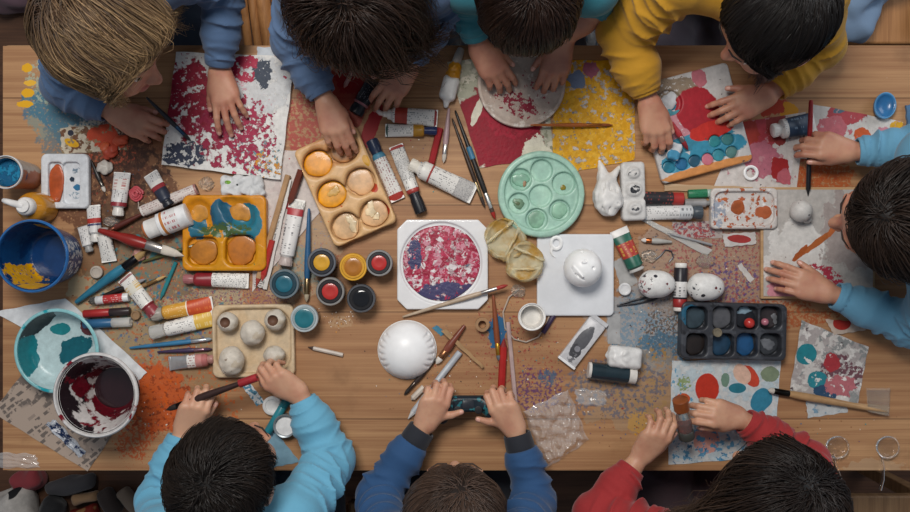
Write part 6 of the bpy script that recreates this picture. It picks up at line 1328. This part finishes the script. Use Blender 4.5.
STICK('paint_bottle', 'little clear bottle with a brown cap and dark foot held by the child in red', 'bottle', (680, 399), (687, 438), [('cap', [(0, .012), (.02, .0145), (.26, .0145), (.28, .0125), (.27, .011), (.05, .011), (.05, 0)], M('8a4a26', .3)), ('glass', [(.27, .0105), (.34, .011), (.42, .0135), (.84, .0135), (.86, .013)], CLEAR), ('paint', [(.6, 0), (.6, .011), (.8, .011), (.8, 0)], M('6a2a24', .3)), ('foot', [(.80, .0135), (.82, .0150), (.98, .0150), (1, .013)], M('3f403c', .35))], .118, .08, n=28)
SDFTHING('sponge', 'small white and blue sponge under the left hand of the child in yellow', 'sponge', (673, 152), .0165, lambda v: v.add(noisy(pill((0, 0, .008), (.012, .017, .0075), .006, .005), .001, 300)), PAINT('c9ccd0', [SP(c='4f8fb0', l=(0, -.008, .014, .010), rag=.6, s=80)], rough=.8), (-.025, -.03, -.004), (.025, .03, .025), rz=-.3)
BRUSH('red paint loaded brush by the white and blue sponge', (688, 150), (672, 122), 6, 'a8343a', '9a8a8a', '8a2028', h=.017, h2=.03, group=None, bl=.02)
PENCIL('short pale stick lying in the dark red paint smear', (344, 88), (354, 68), 4.5, 'c99a92', 'b8827a', name='stick', cat='stick')
# ------------------------------------------------------------------ chairs, clothes and bags around the table
OAK = WOOD('c08a58', '8f6038', 3, 40, axis='y')
ch = thing('wooden_chair', 'light wooden slatted chair between the two children in blue sweaters', 'chair', (-.42, .62, 0), group='wooden chairs'); ch.scale = (.66, 1, 1)
for k, (x, a) in enumerate(((-.085, .10), (-.052, .14), (-.012, .20), (.045, .27), (.105, .32))):
    pts = [Vector((x + (.0 if False else math.sin(a) * (-.28 * t + .02)), -.145 + .40 * t, .46 + .05 * math.sin(t * 3.1))) for t in np.linspace(0, 1, 12)]
    obj('slat', MB().tube(pts, [.014 + .010 * (k == 2 or k == 3)] * 12, 10, sq=.45), OAK, ch)
obj('front_rail', MB().box((-.14, -.165, .42), (.16, -.135, .452)), OAK, ch, bevel=.004)
for x in (-.125, .145):
    for y in (-.15, .26): obj('leg', MB().box((x - .015, y - .015, 0), (x + .015, y + .015, .43)), OAK, ch, bevel=.003)
def FABRIC(name, label, cat, loc, half, mat, amp=.006, fr=60, rz=0., group=None, bumps=(), seed=1, vs=.004):
    v = Vol((-half[0] * 1.3 - .03, -half[1] * 1.3 - .03, -.005), (half[0] * 1.3 + .03, half[1] * 1.3 + .03, half[2] * 2 + .08), vs)
    v.add(noisy(pill((0, 0, half[2]), half, min(half[:2]) * .6, half[2] * .8), amp, fr, seed))
    for a, b, r in bumps: v.add(noisy(cone(a, b, r), amp * .8, fr * 1.4, seed + 2), .02)
    v.sub(rbox((0, 0, -.05), (1, 1, .0505)))
    o = v.obj(name, mat); o.location = loc; o.rotation_euler = (0, 0, rz); return tag(o, label, cat, group)
FABRIC('cushion', 'cream cushion on the light wooden slatted chair', 'cushion', (-.375, .74, .50), (.045, .09, .03), CLOTH('d9bfa0'), .006, 40, .2, vs=.005)
def bench(name, label, cat, x, y, w_, d_, h_, m, group=None):
    t = thing(name, label, cat, (x, y, 0), group=group)
    obj('seat', MB().box((-w_ / 2, -d_ / 2, h_ - .03), (w_ / 2, d_ / 2, h_)), m, t, bevel=.005)
    for sx in (-1, 1):
        for sy in (-1, 1): obj('leg', MB().box((sx * (w_ / 2 - .03) - .016, sy * (d_ / 2 - .03) - .016, 0), (sx * (w_ / 2 - .03) + .016, sy * (d_ / 2 - .03) + .016, h_ - .03)), m, t, bevel=.003)
    return t
bench('wooden_chair', 'pale wooden chair with a denim jacket on it at the back right', 'chair', .985, .68, .42, .36, .42, OAK, 'wooden chairs')
FABRIC('denim_jacket', 'washed denim jacket thrown over the chair at the back right', 'jacket', (.905, .63, .4205), (.105, .12, .035), CLOTH('7d97b5', .75), .009, 48, -.5, bumps=(((-.09, -.08, .05), (.10, .06, .08), .028), ((-.05, .05, .05), (.11, .10, .06), .03), ((-.02, -.09, .04), (.05, -.02, .085), .02)), seed=3)
FABRIC('cushion', 'dark grey cushion beside the denim jacket', 'cushion', (1.15, .60, .4205), (.05, .09, .03), CLOTH('4b4a55'), .006, 40, -.5, seed=5)

FABRIC('tote_bag', 'tall white patterned bag standing between the teal and yellow children', 'bag', (.325, .57, .0005), (.026, .075, .235), PAINT('c9cdd2', [SP(c='7f8fa0', s=45, t=.55), SP(c='a84a50', s=40, t=.66, seed=3)], rough=.8, bump=.2), .004, 50, .1, seed=8, vs=.005)
FABRIC('cloth_bag', 'mauve bag on the floor behind the fair haired child', 'bag', (W(22, -2, -TZ).x, W(22, -2, -TZ).y, .0005), (.07, .05, .05), CLOTH('5d4650'), .006, 50, .2, seed=9, vs=.005)
# under the front edge, on the floor
def F(px, py): return W(px, py, -TZ)
GB = 'bags and shoes on the floor under the front edge'
SPOT = PAINT('b9b4ae', [SP(c='17171a', s=22, t=.60, d=0, soft=.01)], rough=.8, bump=.1)
def onfloor(px, py): c = F(px, py); return (c.x, c.y, .0005)
FABRIC('spotted_bag', 'white bag with black spots on the floor under the front left edge', 'bag', onfloor(16, 508), (.085, .06, .06), SPOT, .008, 40, .4, GB, seed=1, vs=.005)
FABRIC('cloth_bag', 'dull red bag on the floor behind the spotted bag', 'bag', onfloor(36, 476), (.042, .028, .04), CLOTH('8a2f36'), .007, 50, .5, GB, seed=2, vs=.005)
FABRIC('cloth_bag', 'dark grey long pouch on the floor right of the red bag', 'bag', onfloor(76, 482), (.07, .022, .03), CLOTH('3c3a3d'), .006, 50, .2, GB, seed=3, vs=.005)
FABRIC('cloth_bag', 'black cloth bundle on the floor right of the spotted bag', 'bag', onfloor(60, 505), (.032, .03, .04), CLOTH('19191c'), .006, 50, -.4, GB, seed=4, vs=.005)
FABRIC('cloth_bag', 'tan felt pouch on the floor in the middle of the pile', 'bag', onfloor(90, 495), (.036, .014, .025), CLOTH('a3805c'), .004, 50, .25, GB, seed=5, vs=.004)
FABRIC('slipper', 'dark brown slipper on the floor next to the tan pouch', 'slipper', onfloor(114, 499), (.025, .042, .025), CLOTH('3a2d27'), .003, 50, .5, GB, seed=6, vs=.004)
FABRIC('slipper', 'tan and red striped slipper on the floor nearest the frame edge', 'slipper', onfloor(88, 511), (.04, .02, .025), PAINT('a3764c', [SP(c='7a2a22', s=18, t=.5, d=1)], rough=.8), .003, 50, .3, GB, seed=7, vs=.004)
FABRIC('slipper', 'beige slipper on the floor right of the dark brown one', 'slipper', onfloor(133, 497), (.02, .036, .022), CLOTH('8a7764'), .003, 50, .7, GB, seed=8, vs=.004)
bench('wooden_chair', 'plain wooden chair at the front right corner', 'chair', 1.02, -.72, .34, .30, .40, WOOD('a3805c', '6d4f36', 3, 40, axis='y'), 'wooden chairs')
bench('wooden_chair', 'low wooden chair between the boy in light blue and the child in navy', 'chair', -.205, -.70, .10, .22, .38, WOOD('a3805c', '6d4f36', 3, 40, axis='y'), 'wooden chairs')
BRUSH('thin olive brush under the white bottle in the left clutter', (202, 243), (142, 262), 4.5, '5a5a34', '9a9a8a', '3a4a3a', h=.0005)
PENCIL('thin teal stick beside the yellow blotted tube', (160, 300), (176, 262), 4, '2a7f86', '2a7f86', name='stick', cat='stick')
# flecks and shavings
mb = MB(); rd = random.Random(5)
CRS = ['8a5a34', 'a32a2f', 'c98a35', '2f6f96', 'd9d2c6', '3a2a22', '5a3a6a', '2f8a8a']
SPOTS = [(430, 370, 60, 40, 90), (520, 350, 50, 50, 110), (160, 300, 90, 60, 130), (660, 320, 60, 50, 110), (720, 270, 60, 40, 60), (340, 320, 22, 10, 60), (645, 425, 30, 25, 40), (620, 400, 60, 50, 60), (310, 250, 40, 60, 50), (120, 200, 60, 50, 60), (840, 440, 60, 30, 30), (150, 420, 40, 40, 60), (430, 150, 40, 40, 40)]
for x, y, rx, ry, n in SPOTS:
    for _ in range(n):
        px, py = rd.gauss(x, rx * .5), rd.gauss(y, ry * .5); c = W(px, py); 
        if abs(c.y) > .40 or abs(c.x) > .88: continue
        r = rd.uniform(.0006, .0019); a = rd.uniform(0, 6.3); e = rd.uniform(.4, 1)
        o_ = [(c.x + r * math.cos(a + t) * (1 if k % 2 else e), c.y + r * math.sin(a + t) * (1 if k % 2 else e)) for k, t in enumerate((0, 1.3, 2.4, 3.6, 4.9))]
        mb.prism(o_, TZ + .0002, TZ + rd.uniform(.0007, .0016), 0, rd.choice([0, 0, 1, 2, 3, 4, 4, 5, 5, 6, 7]) if x != 340 else rd.choice([0, 2, 4]))
cr = obj('paint_crumbs', mb, [M(c_, .5, var=0) for c_ in CRS], ang=20); tag(cr, 'dried paint crumbs and shavings scattered over the table', 'crumbs', kind='stuff')
# ------------------------------------------------------------------ light, camera, view
w = bpy.data.worlds.new('World'); SC.world = w; w.use_nodes = True
w.node_tree.nodes['Background'].inputs[0].default_value = (.78, .86, 1., 1); w.node_tree.nodes['Background'].inputs[1].default_value = .22
def area(name, loc, target, sx, sy, e, col):
    l = bpy.data.lights.new(name, 'AREA'); l.shape = 'RECTANGLE'; l.size, l.size_y, l.energy, l.color = sx, sy, e, col
    o = bpy.data.objects.new(name, l); COL.objects.link(o); o.location = loc
    o.rotation_euler = (Vector(target) - Vector(loc)).to_track_quat('-Z', 'Y').to_euler(); return o
area('skylight', (-.35, .95, 2.95), (0.05, -.05, TZ), .9, .7, 45, (1., .96, .91))
area('side_window', (2.6, 1.6, 2.2), (0, 0, TZ), 1.6, 1.4, 20, (.92, .96, 1.))
cam = bpy.data.cameras.new('camera'); co = bpy.data.objects.new('camera', cam); COL.objects.link(co)
co.location = (0, 0, TZ + CH); co.rotation_euler = (0, 0, 0)
cam.sensor_width = 36; cam.sensor_fit = 'HORIZONTAL'; cam.lens = 36 * (CH / PX) / 910
cam.clip_start = .05; SC.camera = co
SC.view_settings.view_transform = 'Standard'; SC.view_settings.look = 'None'; SC.view_settings.gamma = 1
SC.view_settings.exposure = 0.03; SC.view_settings.use_curve_mapping = False
